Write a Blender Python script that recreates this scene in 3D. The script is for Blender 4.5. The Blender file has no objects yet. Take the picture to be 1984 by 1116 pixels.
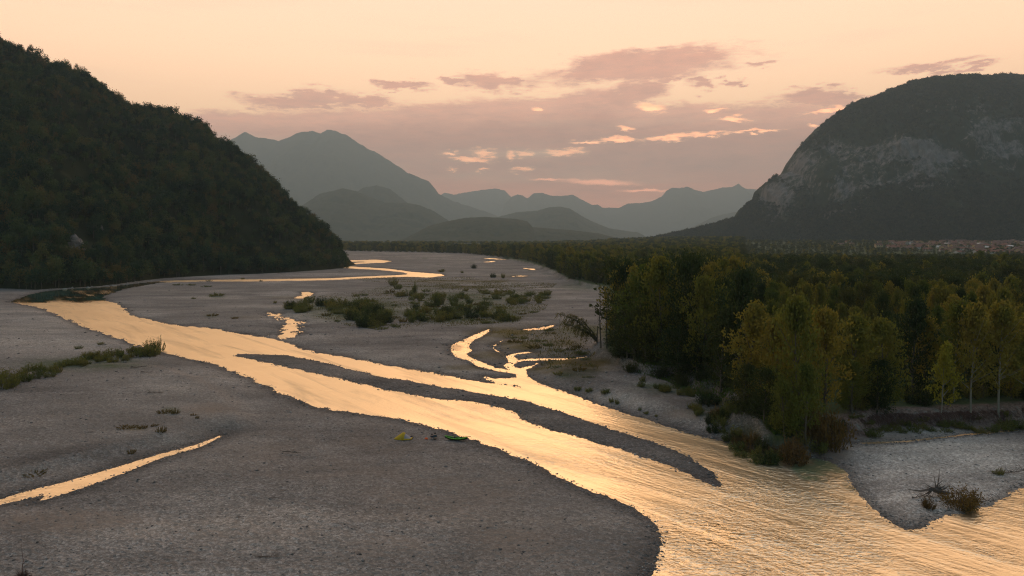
import bpy, math, random
import numpy as np
C = bpy.context.scene.collection
SC = bpy.context.scene
# ------------------------------------------------------------------ camera
F = 1400.0; U0 = 992.0; V0 = 460.0; H = 32.0          # lens in photo pixels, horizon row, drone height (m)
cam = bpy.data.cameras.new('camera'); camo = bpy.data.objects.new('camera', cam); C.objects.link(camo)
camo.location = (0, 0, H); camo.rotation_euler = (math.radians(90), 0, 0)
cam.sensor_width = 36; cam.lens = 36 * F / 1984; cam.shift_y = -(558 - V0) / 1984
cam.clip_start = 0.5; cam.clip_end = 60000
SC.camera = camo
SC.view_settings.view_transform = 'Standard'; SC.view_settings.look = 'None'
SC.view_settings.exposure = 0.0; SC.view_settings.gamma = 1.0
SC.cycles.use_denoising = True; SC.cycles.denoising_prefilter = 'NONE'; SC.cycles.denoising_input_passes = 'RGB_ALBEDO_NORMAL'; SC.cycles.filter_width = 1.2
SC.cycles.max_bounces = 6; SC.cycles.diffuse_bounces = 3; SC.cycles.glossy_bounces = 3
SC.cycles.transmission_bounces = 3; SC.cycles.volume_bounces = 0; SC.cycles.transparent_max_bounces = 4
# ------------------------------------------------------------------ sky
W = bpy.data.worlds.new('World'); SC.world = W; W.use_nodes = True
try: W.cycles.sampling_method = 'MANUAL'; W.cycles.sample_map_resolution = 1024
except Exception: pass
class NT:
    def __init__(s, tree): s.t = tree; s.n = tree.nodes; s.l = tree.links
    def new(s, typ, **kw):
        n = s.n.new(typ)
        for k, v in kw.items(): setattr(n, k, v)
        return n
    def put(s, sock, v):
        if isinstance(v, bpy.types.NodeSocket): s.l.new(v, sock)
        elif v is not None: sock.default_value = v
    def m(s, op, a, b=None, c=None, clamp=False):
        n = s.n.new('ShaderNodeMath'); n.operation = op; n.use_clamp = clamp
        s.put(n.inputs[0], a); s.put(n.inputs[1], b)
        if c is not None: s.put(n.inputs[2], c)
        return n.outputs[0]
    def step(s, x, a, b, lo=0.0, hi=1.0):
        n = s.n.new('ShaderNodeMapRange'); n.interpolation_type = 'SMOOTHSTEP'
        s.put(n.inputs[0], x); s.put(n.inputs[1], a); s.put(n.inputs[2], b); s.put(n.inputs[3], lo); s.put(n.inputs[4], hi)
        return n.outputs[0]
    def mix(s, f, a, b, blend='MIX'):
        n = s.n.new('ShaderNodeMix'); n.data_type = 'RGBA'; n.blend_type = blend
        s.put(n.inputs[0], f)
        for i, v in ((6, a), (7, b)):
            if isinstance(v, (tuple, list)): v = (v[0], v[1], v[2], 1)
            s.put(n.inputs[i], v)
        return n.outputs[2]
    def ramp(s, x, stops, interp='LINEAR'):
        n = s.n.new('ShaderNodeValToRGB'); e = n.color_ramp.elements; n.color_ramp.interpolation = interp
        while len(e) < len(stops): e.new(0.5)
        for i, (p, c) in enumerate(stops): e[i].position = p; e[i].color = (c[0], c[1], c[2], 1)
        s.put(n.inputs[0], x); return n.outputs[0]
    def noise(s, vec, scale, detail=4, rough=0.55, dist=0.0):
        n = s.n.new('ShaderNodeTexNoise'); s.put(n.inputs['Vector'], vec)
        n.inputs['Scale'].default_value = scale; n.inputs['Detail'].default_value = detail
        n.inputs['Roughness'].default_value = rough; n.inputs['Distortion'].default_value = dist
        return n
    def vec(s, x, y, z):
        n = s.n.new('ShaderNodeCombineXYZ'); s.put(n.inputs[0], x); s.put(n.inputs[1], y); s.put(n.inputs[2], z)
        return n.outputs[0]
def sky_dir(u, v):
    x, y, z = (u - U0) / F, 1.0, (V0 - v) / F
    return math.atan2(x, y), math.asin(z / math.sqrt(x * x + y * y + z * z))
N = NT(W.node_tree)
for n in list(N.n): N.n.remove(n)
out = N.new('ShaderNodeOutputWorld'); bg = N.new('ShaderNodeBackground'); N.l.new(bg.outputs[0], out.inputs[0])
tc = N.new('ShaderNodeTexCoord'); sx = N.new('ShaderNodeSeparateXYZ'); N.l.new(tc.outputs['Generated'], sx.inputs[0])
X, Y, Z = sx.outputs
az = N.m('ARCTAN2', X, Y); el = N.m('ARCSINE', Z)
nA = N.noise(N.vec(N.m('MULTIPLY', az, 9), N.m('MULTIPLY', el, 30), 0.0), 1.0, 7, 0.62)
nB = N.noise(N.vec(N.m('MULTIPLY', az, 9), N.m('MULTIPLY', el, 30), 7.3), 1.0, 7, 0.62)
nF = N.noise(N.vec(N.m('MULTIPLY', az, 45), N.m('MULTIPLY', el, 150), 3.1), 1.0, 8, 0.68)
wa = N.m('MULTIPLY', N.m('SUBTRACT', nA.outputs[0], 0.5), 0.20)
we = N.m('MULTIPLY', N.m('SUBTRACT', nB.outputs[0], 0.5), 0.055)
wf = N.m('MULTIPLY', N.m('SUBTRACT', nF.outputs[0], 0.5), 0.027)
azw = N.m('ADD', az, wa); elw = N.m('ADD', N.m('ADD', el, we), wf)
SKY_STOPS = [(0.0, (0.80, 0.50, 0.31)), (0.06, (0.98, 0.62, 0.38)), (0.09, (1.62, 0.95, 0.51)), (0.15, (1.54, 0.96, 0.58)),
             (0.22, (1.30, 0.85, 0.58)), (0.34, (1.34, 0.77, 0.40)), (0.46, (0.92, 0.70, 0.52)), (0.66, (0.48, 0.57, 0.70)), (1.0, (0.40, 0.58, 0.84))]
clear = N.ramp(N.m('DIVIDE', N.m('MAXIMUM', el, 0.0), 1.5708), SKY_STOPS)
# behind the camera the dusk sky is dim and blue: physical sky with the sun just at the horizon ahead
nish = N.new('ShaderNodeTexSky', sky_type='NISHITA', sun_disc=False)
nish.sun_elevation = math.radians(3); nish.sun_rotation = math.radians(4); nish.air_density = 1.2; nish.dust_density = 2.0
back = N.mix(1.0, nish.outputs[0], (0.20, 0.25, 0.32), 'MULTIPLY')
front = N.step(Y, -0.35, 0.55)
sky = N.mix(front, back, clear)
def ell(u, v, ru, rv, tilt=0.0, a=azw, e=elw):
    a0, e0 = sky_dir(u, v); ra = ru / F; re = rv / F
    dx = N.m('SUBTRACT', a, a0); dy = N.m('SUBTRACT', e, e0)
    if tilt: dy = N.m('SUBTRACT', dy, N.m('MULTIPLY', dx, tilt))
    dx = N.m('DIVIDE', dx, ra); dy = N.m('DIVIDE', dy, re)
    return N.m('SQRT', N.m('ADD', N.m('MULTIPLY', dx, dx), N.m('MULTIPLY', dy, dy)))
nG = N.noise(N.vec(N.m('MULTIPLY', az, 26), N.m('MULTIPLY', el, 120), 11.4), 1.0, 8, 0.66)
nH = N.noise(N.vec(N.m('MULTIPLY', az, 70), N.m('MULTIPLY', el, 330), 5.9), 1.0, 6, 0.65)
frag = N.m('ADD', N.m('MULTIPLY', N.m('SUBTRACT', nG.outputs[0], 0.5), 2.3), N.m('MULTIPLY', N.m('SUBTRACT', nH.outputs[0], 0.5), 1.3))
def blob(lst, soft=0.42, fr=0.0, **kw):
    r = None
    for b in lst:
        e_ = ell(*b, **kw)
        if fr: e_ = N.m('ADD', N.m('SUBTRACT', e_, 0.08), N.m('MULTIPLY', frag, fr))
        d = N.step(e_, 1.0 + soft * 0.5, 1.0 - soft)
        r = d if r is None else N.m('MAXIMUM', r, d)
    return r
# the long dusk cloud deck: top edge follows the azimuth, ragged by the warp
fc = N.new('ShaderNodeFloatCurve'); cv = fc.mapping.curves[0]
edge = [(-400, 250), (300, 226), (430, 214), (620, 206), (800, 200), (960, 192), (1080, 182), (1150, 172), (1230, 196), (1330, 196), (1480, 200), (1600, 196), (1720, 196), (2300, 215)]
pts = [((sky_dir(u, v)[0] + 1.0) / 2.0, sky_dir(u, v)[1] * 4.0) for u, v in edge]
while len(cv.points) < len(pts): cv.points.new(0.5, 0.5)
for p, (a, b) in zip(cv.points, pts): p.location = (a, b)
fc.mapping.update()
N.put(fc.inputs['Value'], N.m('MULTIPLY', N.m('ADD', az, 1.0), 0.5))
edge_el = N.m('MULTIPLY', fc.outputs[0], 0.25)
elo = N.m('ADD', N.m('ADD', el, N.m('MULTIPLY', we, 0.55)), N.m('MULTIPLY', wf, 0.8))
deck = N.step(N.m('ADD', N.m('SUBTRACT', edge_el, elo), N.m('MULTIPLY', frag, 0.007)), -0.004, 0.009)
puffs = blob([(1245, 130, 190, 30, 0.05), (1170, 140, 105, 24), (1340, 118, 105, 16, 0.06), (960, 160, 75, 19, 0.05), (1000, 152, 40, 10), (880, 158, 22, 7), (1370, 163, 28, 10), (1225, 182, 60, 28, 0.1), (770, 170, 62, 8), (590, 190, 110, 16, 0.04), (690, 192, 80, 10), (1290, 158, 30, 6), (1430, 158, 18, 8), (1560, 190, 80, 14), (1470, 125, 18, 6),
              (1790, 131, 65, 7, 0.06), (1900, 133, 45, 6), (1640, 190, 40, 9)], 0.5, 0.42)
gaps = blob([(940, 298, 26, 9), (905, 310, 42, 6, -0.1), (868, 296, 16, 4), (990, 300, 9, 8), (1021, 298, 19, 8), (1090, 295, 42, 8), (1014, 327, 26, 6), (880, 328, 14, 4), (935, 330, 12, 3), (1140, 275, 32, 4), (1200, 270, 30, 5, 0.05),
             (1300, 264, 48, 7, 0.07), (1375, 258, 58, 5, 0.04), (1460, 253, 60, 3), (1425, 232, 34, 5, -0.08), (1610, 210, 36, 3, 0.12), (1582, 245, 10, 3), (1040, 210, 13, 4), (1215, 248, 14, 3.5, -0.2), (1258, 207, 26, 9, -0.2), (1385, 214, 20, 3.5)],
            0.8, 1.25, a=N.m('ADD', az, N.m('MULTIPLY', wa, 0.22)), e=N.m('ADD', N.m('ADD', el, N.m('MULTIPLY', we, 0.4)), N.m('MULTIPLY', wf, 0.7)))
streak = blob([(1160, 353, 66, 5.0, -0.06), (1060, 347, 30, 2), (1250, 369, 45, 2.5)], 0.9, 0.5, a=az, e=N.m('ADD', el, N.m('MULTIPLY', wf, 0.4)))
cloud = N.m('MULTIPLY', N.m('MAXIMUM', deck, puffs), N.m('SUBTRACT', 1.0, gaps))
deep = N.step(N.m('SUBTRACT', edge_el, elo), 0.0, 0.05)
ccol = N.mix(N.m('MAXIMUM', N.m('MAXIMUM', deep, N.m('MULTIPLY', puffs, 0.50)), N.m('MULTIPLY', nA.outputs[0], 0.45)), (1.18, 0.58, 0.38), (0.75, 0.342, 0.238))
ccol = N.mix(1.0, ccol, N.mix(N.step(el, 0.13, 0.02), (1, 1, 1), (1.75, 1.42, 1.22)), 'MULTIPLY')
ccol = N.mix(1.0, ccol, N.ramp(nG.outputs[0], [(0.3, (0.86, 0.87, 0.90)), (0.5, (1, 1, 1)), (0.7, (1.12, 1.08, 1.04))]), 'MULTIPLY')
ccol = N.mix(N.m('MULTIPLY', N.step(nF.outputs[0], 0.35, 0.75), 0.18), ccol, (0.80, 0.47, 0.34))
glow = N.mix(N.step(nF.outputs[0], 0.4, 0.65), (2.5, 0.98, 0.46), (3.3, 1.45, 0.68))
lit = N.mix(N.m('MULTIPLY', gaps, deck), sky, glow)
sky2 = N.mix(cloud, lit, ccol)
sky2 = N.mix(N.m('MULTIPLY', streak, 0.85), sky2, (3.0, 1.15, 0.62))
cirrus = N.noise(N.vec(N.m('MULTIPLY', az, 3), N.m('MULTIPLY', el, 28), 1.7), 1.0, 5, 0.5)
sky2 = N.mix(N.m('MULTIPLY', N.step(cirrus.outputs[0], 0.52, 0.75), N.m('MULTIPLY', front, 0.35)), sky2, (1.1, 0.76, 0.5))
sky3 = N.mix(N.step(Z, -0.01, -0.06), sky2, (0.05, 0.045, 0.04))
N.l.new(sky3, bg.inputs[0]); bg.inputs[1].default_value = 1.26
# the sun has just gone behind the cloud deck ahead: one weak, very soft warm lamp
sun = bpy.data.lights.new('sun', 'SUN'); sun.energy = 0.3; sun.angle = math.radians(25); sun.color = (1.0, 0.62, 0.35)
suno = bpy.data.objects.new('sun', sun); C.objects.link(suno)
suno.rotation_euler = (math.radians(-(90 - 14)), 0, math.radians(-4)); suno.location = (0, 0, 400)

# ------------------------------------------------------------------ helpers
rng = np.random.default_rng(7); random.seed(7)
HAZE = 0.000086
def gp(u, v, z=0.0):
    d = (H - z) * F / (v - V0); return np.array([(u - U0) / F * d, d, z])
def hsh(ix, iy, iz, seed):
    h = (ix.astype(np.uint32) * np.uint32(374761393) + iy.astype(np.uint32) * np.uint32(668265263) + iz.astype(np.uint32) * np.uint32(2147483647) + np.uint32(seed * 974711 & 0xffffffff))
    h = (h ^ (h >> np.uint32(13))) * np.uint32(1274126177); h = h ^ (h >> np.uint32(16))
    return (h & np.uint32(0xffffff)).astype(np.float32) / np.float32(0xffffff)
def vn(x, y, seed=0):
    x = np.asarray(x, np.float64); y = np.asarray(y, np.float64)
    fx = np.floor(x); fy = np.floor(y); ix = fx.astype(np.int64); iy = fy.astype(np.int64)
    tx = (x - fx); ty = (y - fy); tx = tx * tx * (3 - 2 * tx); ty = ty * ty * (3 - 2 * ty)
    z0 = np.zeros_like(ix)
    a = hsh(ix, iy, z0, seed); b = hsh(ix + 1, iy, z0, seed); c = hsh(ix, iy + 1, z0, seed); d = hsh(ix + 1, iy + 1, z0, seed)
    return (a + (b - a) * tx) * (1 - ty) + (c + (d - c) * tx) * ty
def fbm(x, y, octs=5, seed=0, gain=0.5, lac=2.03):
    s = 0; a = 1.0; t = 0
    for i in range(octs):
        s = s + a * (vn(x, y, seed + i * 17) - 0.5); t += a; a *= gain; x = x * lac + 13.7; y = y * lac + 5.1
    return s / t * 2          # about -1..1
def smooth(x, a, b):
    t = np.clip((x - a) / (b - a), 0, 1); return t * t * (3 - 2 * t)
def chaikin(p, closed=True, it=1):
    p = np.asarray(p, float)
    for _ in range(it):
        q = np.roll(p, -1, 0); r = np.empty((len(p) * 2, 2)); r[0::2] = p * .75 + q * .25; r[1::2] = p * .25 + q * .75; p = r
    return p
def sdf(px, py, poly):          # negative inside
    d = np.full(px.shape, 1e18, np.float32); ins = np.zeros(px.shape, bool)
    n = len(poly)
    for i in range(n):
        ax, ay = poly[i]; bx, by = poly[(i + 1) % n]
        ex, ey = bx - ax, by - ay; L = ex * ex + ey * ey + 1e-9
        wx = px - np.float32(ax); wy = py - np.float32(ay)
        t = np.clip((wx * np.float32(ex) + wy * np.float32(ey)) / np.float32(L), 0, 1)
        dx = wx - t * np.float32(ex); dy = wy - t * np.float32(ey)
        np.minimum(d, dx * dx + dy * dy, out=d)
        c = ((py >= ay) != (py >= by))
        if abs(ey) > 1e-9:
            ins ^= c & (wx < wy * np.float32(ex / ey))
    d = np.sqrt(d); return np.where(ins, -d, d)
def world_poly(px, z=0.0, smoothit=1):
    p = chaikin(px, it=smoothit) if smoothit else np.asarray(px, float)
    d = (H - z) * F / (p[:, 1] - V0); return np.stack([(p[:, 0] - U0) / F * d, d], 1)
def mesh(name, verts, faces, mats, smooth_=False, midx=None):
    verts = np.asarray(verts, np.float32).reshape(-1, 3)
    me = bpy.data.meshes.new(name)
    if isinstance(faces, np.ndarray):
        k = faces.shape[1]; nf = len(faces)
        me.vertices.add(len(verts)); me.vertices.foreach_set('co', verts.ravel())
        me.loops.add(nf * k); me.loops.foreach_set('vertex_index', faces.astype(np.int32).ravel())
        me.polygons.add(nf); me.polygons.foreach_set('loop_start', np.arange(0, nf * k, k, dtype=np.int32))
        try: me.polygons.foreach_set('loop_total', np.full(nf, k, np.int32))
        except Exception: pass
        if midx is not None: me.polygons.foreach_set('material_index', np.asarray(midx, np.int32))
        me.polygons.foreach_set('use_smooth', np.full(nf, smooth_, bool))
        me.update(calc_edges=True)
    else:
        me.from_pydata([tuple(map(float, v)) for v in verts], [], faces)
        for i, p in enumerate(me.polygons):
            p.use_smooth = smooth_
            if midx is not None: p.material_index = midx[i]
    for m_ in (mats if isinstance(mats, (list, tuple)) else [mats]): me.materials.append(m_)
    return me
def obj(name, me, parent=None, loc=None):
    o = bpy.data.objects.new(name, me); C.objects.link(o)
    if parent is not None: o.parent = parent
    if loc is not None: o.location = loc
    return o
def tag(o, label=None, cat=None, group=None, kind=None):
    if label: o['label'] = label
    if cat: o['category'] = cat
    if group: o['group'] = group
    if kind: o['kind'] = kind
    return o
def grid_faces(nr, nc):
    i = np.arange(nr * nc).reshape(nr, nc)
    return np.stack([i[:-1, :-1].ravel(), i[:-1, 1:].ravel(), i[1:, 1:].ravel(), i[1:, :-1].ravel()], 1)
class MB:                      # quad mesh collector
    def __init__(s): s.v = []; s.f = []; s.m = []; s.n = 0
    def add(s, v, f, mi=0):
        v = np.asarray(v, np.float32).reshape(-1, 3); f = np.asarray(f, np.int64).reshape(-1, 4)
        s.v.append(v); s.f.append(f + s.n); s.m.append(np.full(len(f), mi)); s.n += len(v)
    def tube(s, p, r, n=6, mi=0):
        p = np.asarray(p, float); r = np.asarray(r, float); k = len(p)
        t = np.gradient(p, axis=0); t /= np.linalg.norm(t, axis=1)[:, None] + 1e-9
        ref = np.where(np.abs(t[:, 2:3]) > 0.9, np.array([[1., 0, 0]]), np.array([[0, 0, 1.]]))
        a = np.cross(t, ref); a /= np.linalg.norm(a, axis=1)[:, None] + 1e-9; b = np.cross(t, a)
        th = np.arange(n) * 2 * math.pi / n
        v = p[:, None] + r[:, None, None] * (a[:, None] * np.cos(th)[None, :, None] + b[:, None] * np.sin(th)[None, :, None])
        i = np.arange(k * n).reshape(k, n); j = np.roll(i, -1, 1)
        f = np.stack([i[:-1].ravel(), j[:-1].ravel(), j[1:].ravel(), i[1:].ravel()], 1)
        s.add(v.reshape(-1, 3), f, mi)
    def leaves(s, c, d, l, w, mi=0):
        n = len(c); d = d / (np.linalg.norm(d, axis=1)[:, None] + 1e-9)
        q = rng.normal(size=(n, 3)); sd = np.cross(d, q); sd /= np.linalg.norm(sd, axis=1)[:, None] + 1e-9
        l = np.broadcast_to(np.asarray(l, float), (n,))[:, None]; w = np.broadcast_to(np.asarray(w, float), (n,))[:, None]
        v = np.stack([c - d * l * .5, c + sd * w * .5 + d * l * .08, c + d * l * .5, c - sd * w * .5 + d * l * .08], 1)
        s.add(v.reshape(-1, 3), np.arange(n * 4).reshape(n, 4), mi)
    def box(s, c, sz, mi=0, rz=0.0):
        x, y, z = np.array(sz) / 2.0
        v = np.array([[-x, -y, -z], [x, -y, -z], [x, y, -z], [-x, y, -z], [-x, -y, z], [x, -y, z], [x, y, z], [-x, y, z]])
        ca, sa = math.cos(rz), math.sin(rz); v = np.stack([v[:, 0] * ca - v[:, 1] * sa, v[:, 0] * sa + v[:, 1] * ca, v[:, 2]], 1) + np.array(c)
        s.add(v, [[0, 3, 2, 1], [4, 5, 6, 7], [0, 1, 5, 4], [1, 2, 6, 5], [2, 3, 7, 6], [3, 0, 4, 7]], mi)
    def build(s, name, mats, smooth_=False):
        return mesh(name, np.concatenate(s.v), np.concatenate(s.f), mats, smooth_, np.concatenate(s.m))
def fcol(me, name, arr):
    a = me.color_attributes.new(name, 'FLOAT_COLOR', 'POINT'); a.data.foreach_set('color', np.asarray(arr, np.float32).ravel())

# ------------------------------------------------------------------ materials
def material(name):
    m = bpy.data.materials.new(name); m.use_nodes = True; T = NT(m.node_tree)
    return m, T, T.n['Principled BSDF'], T.n['Material Output']
def plain(name, col, rough=0.8, spec=0.3, var=0.25, scale=3.0):
    m, T, b, o = material(name)
    tcn = T.new('ShaderNodeTexCoord'); ns = T.noise(tcn.outputs['Object'], scale, 4)
    c = T.mix(T.m('MULTIPLY', ns.outputs[0], 1.0), tuple(x * (1 - var) for x in col), tuple(min(1, x * (1 + var)) for x in col))
    T.put(b.inputs['Base Color'], c); b.inputs['Roughness'].default_value = rough; b.inputs['Specular IOR Level'].default_value = spec
    return m
def leafmat(name, cols, trans=0.35, nscale=0.35):
    m, T, b, o = material(name)
    oi = T.new('ShaderNodeObjectInfo'); geo = T.new('ShaderNodeNewGeometry')
    ns = T.noise(geo.outputs['Position'], nscale, 3)
    f = T.m('ADD', T.m('MULTIPLY', oi.outputs['Random'], 0.80), T.m('MULTIPLY', T.m('SUBTRACT', ns.outputs[0], 0.35), 0.75), clamp=True)
    k = len(cols); c = T.ramp(f, [(i / (k - 1), x) for i, x in enumerate(cols)])
    T.put(b.inputs['Base Color'], c); b.inputs['Roughness'].default_value = 0.7; b.inputs['Specular IOR Level'].default_value = 0.15
    tr = T.new('ShaderNodeBsdfTranslucent'); T.put(tr.inputs[0], T.mix(1.0, c, (1.15, 1.1, 0.55), 'MULTIPLY'))
    mx = T.new('ShaderNodeMixShader'); mx.inputs[0].default_value = trans
    T.l.new(b.outputs[0], mx.inputs[1]); T.l.new(tr.outputs[0], mx.inputs[2]); T.l.new(mx.outputs[0], o.inputs[0])
    return m
M = {}
M['poplar'] = leafmat('poplar_leaves', [(0.060, 0.098, 0.024), (0.158, 0.162, 0.034), (0.250, 0.198, 0.042)], 0.45)
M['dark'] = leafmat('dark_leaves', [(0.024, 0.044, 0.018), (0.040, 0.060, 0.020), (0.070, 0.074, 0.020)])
M['yellow'] = leafmat('yellow_leaves', [(0.27, 0.24, 0.03), (0.36, 0.31, 0.04)])
M['shrub'] = leafmat('shrub_leaves', [(0.070, 0.100, 0.030), (0.135, 0.145, 0.040), (0.190, 0.160, 0.048)])
M['ochre'] = leafmat('ochre_grass', [(0.10, 0.085, 0.025), (0.16, 0.11, 0.03)])
M['red'] = leafmat('russet_leaves', [(0.11, 0.068, 0.028), (0.16, 0.105, 0.034)])
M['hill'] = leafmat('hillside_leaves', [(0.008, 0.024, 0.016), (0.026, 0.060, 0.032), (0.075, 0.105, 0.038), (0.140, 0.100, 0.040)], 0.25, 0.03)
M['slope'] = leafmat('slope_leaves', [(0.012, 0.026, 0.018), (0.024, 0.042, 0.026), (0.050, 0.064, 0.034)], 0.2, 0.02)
M['willow'] = leafmat('willow_leaves', [(0.13, 0.125, 0.04), (0.22, 0.195, 0.06)], 0.5)
M['grass'] = leafmat('green_grass', [(0.045, 0.095, 0.022), (0.085, 0.135, 0.034)], 0.4, 0.2)
M['olive'] = leafmat('olive_grass', [(0.075, 0.090, 0.028), (0.145, 0.125, 0.038)], 0.35, 0.12)
M['bark'] = plain('bark', (0.10, 0.085, 0.065), 0.9)
M['palebark'] = plain('pale_bark', (0.22, 0.20, 0.165), 0.9)
M['drift'] = plain('driftwood', (0.13, 0.10, 0.08), 0.9)
M['redroot'] = plain('reddish_twigs', (0.12, 0.068, 0.055), 0.9)
M['stone'] = plain('pale_stone', (0.30, 0.28, 0.26), 0.85, 0.3, 0.35, 1.2)

# ------------------------------------------------------------------ ground: gravel plain with carved channels
RIVER = [(320, 546), (290, 551), (240, 560), (205, 572), (200, 580), (228, 588), (245, 600), (250, 610), (290, 620), (340, 630), (410, 636), (470, 648), (530, 656), (560, 665), (595, 680), (660, 690), (740, 706), (800, 716), (860, 725), (899, 733), (932, 739), (981, 745.5), (1021, 751), (1060, 749), (1086, 756), (1112, 765), (1134, 775), (1200, 797), (1260, 815), (1330, 838), (1400, 855), (1450, 868), (1500, 881), (1540, 886), (1600, 889), (1640, 905), (1650, 930), (1680, 970), (1710, 1000), (1740, 1020), (1760, 1029), (1790, 1022), (1820, 1003), (1850, 992), (1900, 986), (1935, 968), (1984, 945), (2100, 905), (2700, 860), (2700, 1500), (1150, 1500), (1235, 1200), (1255, 1116), (1275, 1085), (1279, 1060), (1276, 1030), (1262, 1008), (1220, 985), (1180, 965), (1130, 945), (1090, 930), (1050, 905), (990, 880), (930, 858), (905, 849), (850, 832), (790, 815), (740, 808), (690, 802), (640, 795), (600, 785), (560, 770), (520, 750), (470, 728), (420, 708), (380, 697), (320, 685), (270, 672), (230, 657), (180, 640), (130, 620), (105, 607), (70, 595), (40, 590), (15, 584), (45, 575), (80, 565), (130, 560), (200, 556.5), (250, 551), (300, 545)]
BAR = [(445, 689), (470, 685.5), (540, 687), (600, 696), (660, 711), (740, 730), (800, 740), (870, 752), (950, 765), (1000, 773), (1080, 796), (1151, 821), (1261, 855), (1320, 880), (1351, 898), (1385, 922), (1398, 944), (1380, 939), (1340, 920), (1295, 901), (1216, 873), (1151, 856), (1080, 836), (1030, 822), (1008, 806), (985, 794), (950, 783), (900, 776), (850, 773), (790, 764), (720, 748), (660, 734), (600, 720), (540, 708), (490, 695)]
WATERS = [
 [(340, 543), (400, 542), (500, 541), (640, 539), (700, 536), (781, 532.5), (791, 530.5), (781, 528), (736, 523), (670, 520), (600, 519), (600, 515), (670, 515.5), (753, 520.5), (801, 527), (857, 531), (863, 534), (831, 538), (789, 536.3), (703, 540), (640, 543), (500, 545.5), (400, 545.5), (310, 548), (300, 545)],
 [(560, 505), (670, 504.6), (733, 503), (759, 506), (746, 509), (695, 511), (676, 515.5), (600, 517), (600, 512.5), (670, 511.5), (698, 508), (736, 507), (670, 507.4), (560, 508)],
 [(947, 638), (915, 650), (892, 660), (876, 669), (874, 682), (884, 692), (908, 700), (928, 711), (950, 717), (983, 722), (1000, 726), (1010, 722), (983, 716), (960, 712), (944, 705), (924, 697), (904, 687), (916, 679), (910, 671), (912, 663), (934, 652), (947, 643)],
 [(1021, 722), (1020, 716), (1031, 711), (1047, 704), (1039, 703), (1031, 708), (1007, 714), (996, 711), (997, 706), (1005, 701.6), (1031, 699), (1074, 698), (1115, 698), (1148, 689), (1124, 692), (1086, 694), (1031, 694.3), (1005, 697), (994, 692), (999, 687), (1021, 684.3), (1037, 683.5), (1021, 681.3), (997, 685), (979, 690), (986, 697), (982, 703), (976, 708), (983, 718), (999, 725), (1000, 731), (957, 734), (934, 728), (947, 739), (973, 744), (1021, 752), (1060, 762), (1112, 768), (1086, 756), (1053, 745), (1031, 734)],
 [(1005, 638.5), (1040, 635), (1076, 629.5), (1074, 633), (1053, 638.5), (1021, 640.5)],
 [(984, 656.5), (968, 661), (954, 670), (953, 675), (960, 680), (974, 688), (973, 684.5), (962, 678), (957, 673), (968, 664)],
 [(518, 606), (540, 609), (560, 616), (578, 622), (586, 635), (573, 650), (550, 658), (528, 654), (545, 640), (551, 627), (540, 619), (524, 611)],
 [(566, 578), (585, 572), (583, 565.6), (608, 566), (602, 573.6), (585, 579)],
 [(-250, 1045), (0, 967), (56, 950), (130, 932), (224, 905), (298, 882), (373, 863), (425, 844), (433, 845), (391, 866), (317, 887), (242, 917), (157, 947), (71, 974), (85, 960), (0, 979), (-250, 1060)],
 [(1645, 858), (1753, 853.5), (1861, 841.5), (1984, 830.5), (2200, 812), (2200, 818), (1984, 834), (1861, 845), (1759, 857), (1680, 861)],
 [(936, 500.2), (958, 500.6), (985, 502.2), (1014, 504.6), (1013, 505.6), (984, 503.6), (950, 501.8), (937, 501.4)],
 [(935, 507.0), (962, 505.6), (961, 506.9), (943, 508.6), (936, 508.3)],
 [(1013, 519.4), (1034, 520.4), (1044, 521.8), (1028, 523.6), (1023, 522.9), (1032, 521.8), (1016, 520.8)],
 [(990, 535.0), (1010, 534.0), (1031, 534.2), (1012, 535.4), (992, 536.3)]]
T1 = [(1150, 690), (1230, 716), (1330, 734), (1400, 772), (1445, 822), (1490, 858), (1560, 862), (1600, 838), (1640, 812), (1700, 803), (1800, 799), (1900, 796), (2000, 788), (2400, 775), (3400, 640), (3400, 474), (900, 474), (965, 498), (1045, 513), (1110, 546), (1185, 560), (1165, 640)]
T2 = [(1110, 742), (1173, 757), (1221, 765), (1272, 779), (1328, 795), (1400, 812), (1470, 850), (1500, 800), (1400, 760), (1330, 725), (1230, 706), (1150, 690), (1090, 712)]
T3 = [(-300, 990), (0, 914), (112, 889), (186, 874), (268, 856), (354, 842), (447, 828), (455, 800), (410, 762), (340, 725), (250, 705), (100, 715), (-300, 790)]
WP_ = [world_poly(w, 0, 0) for w in WATERS]; RP = world_poly(RIVER, 0, 1); BP = world_poly(BAR, 0, 1)
T1P = world_poly(T1, 2.0, 1); T2P = world_poly(T2, 1.3, 1); T3P = world_poly(T3, 0.9, 1)
def far_rise(x, y): return 15.0 * smooth(y, 900, 2000) * smooth(x, 100, 600)
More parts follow.
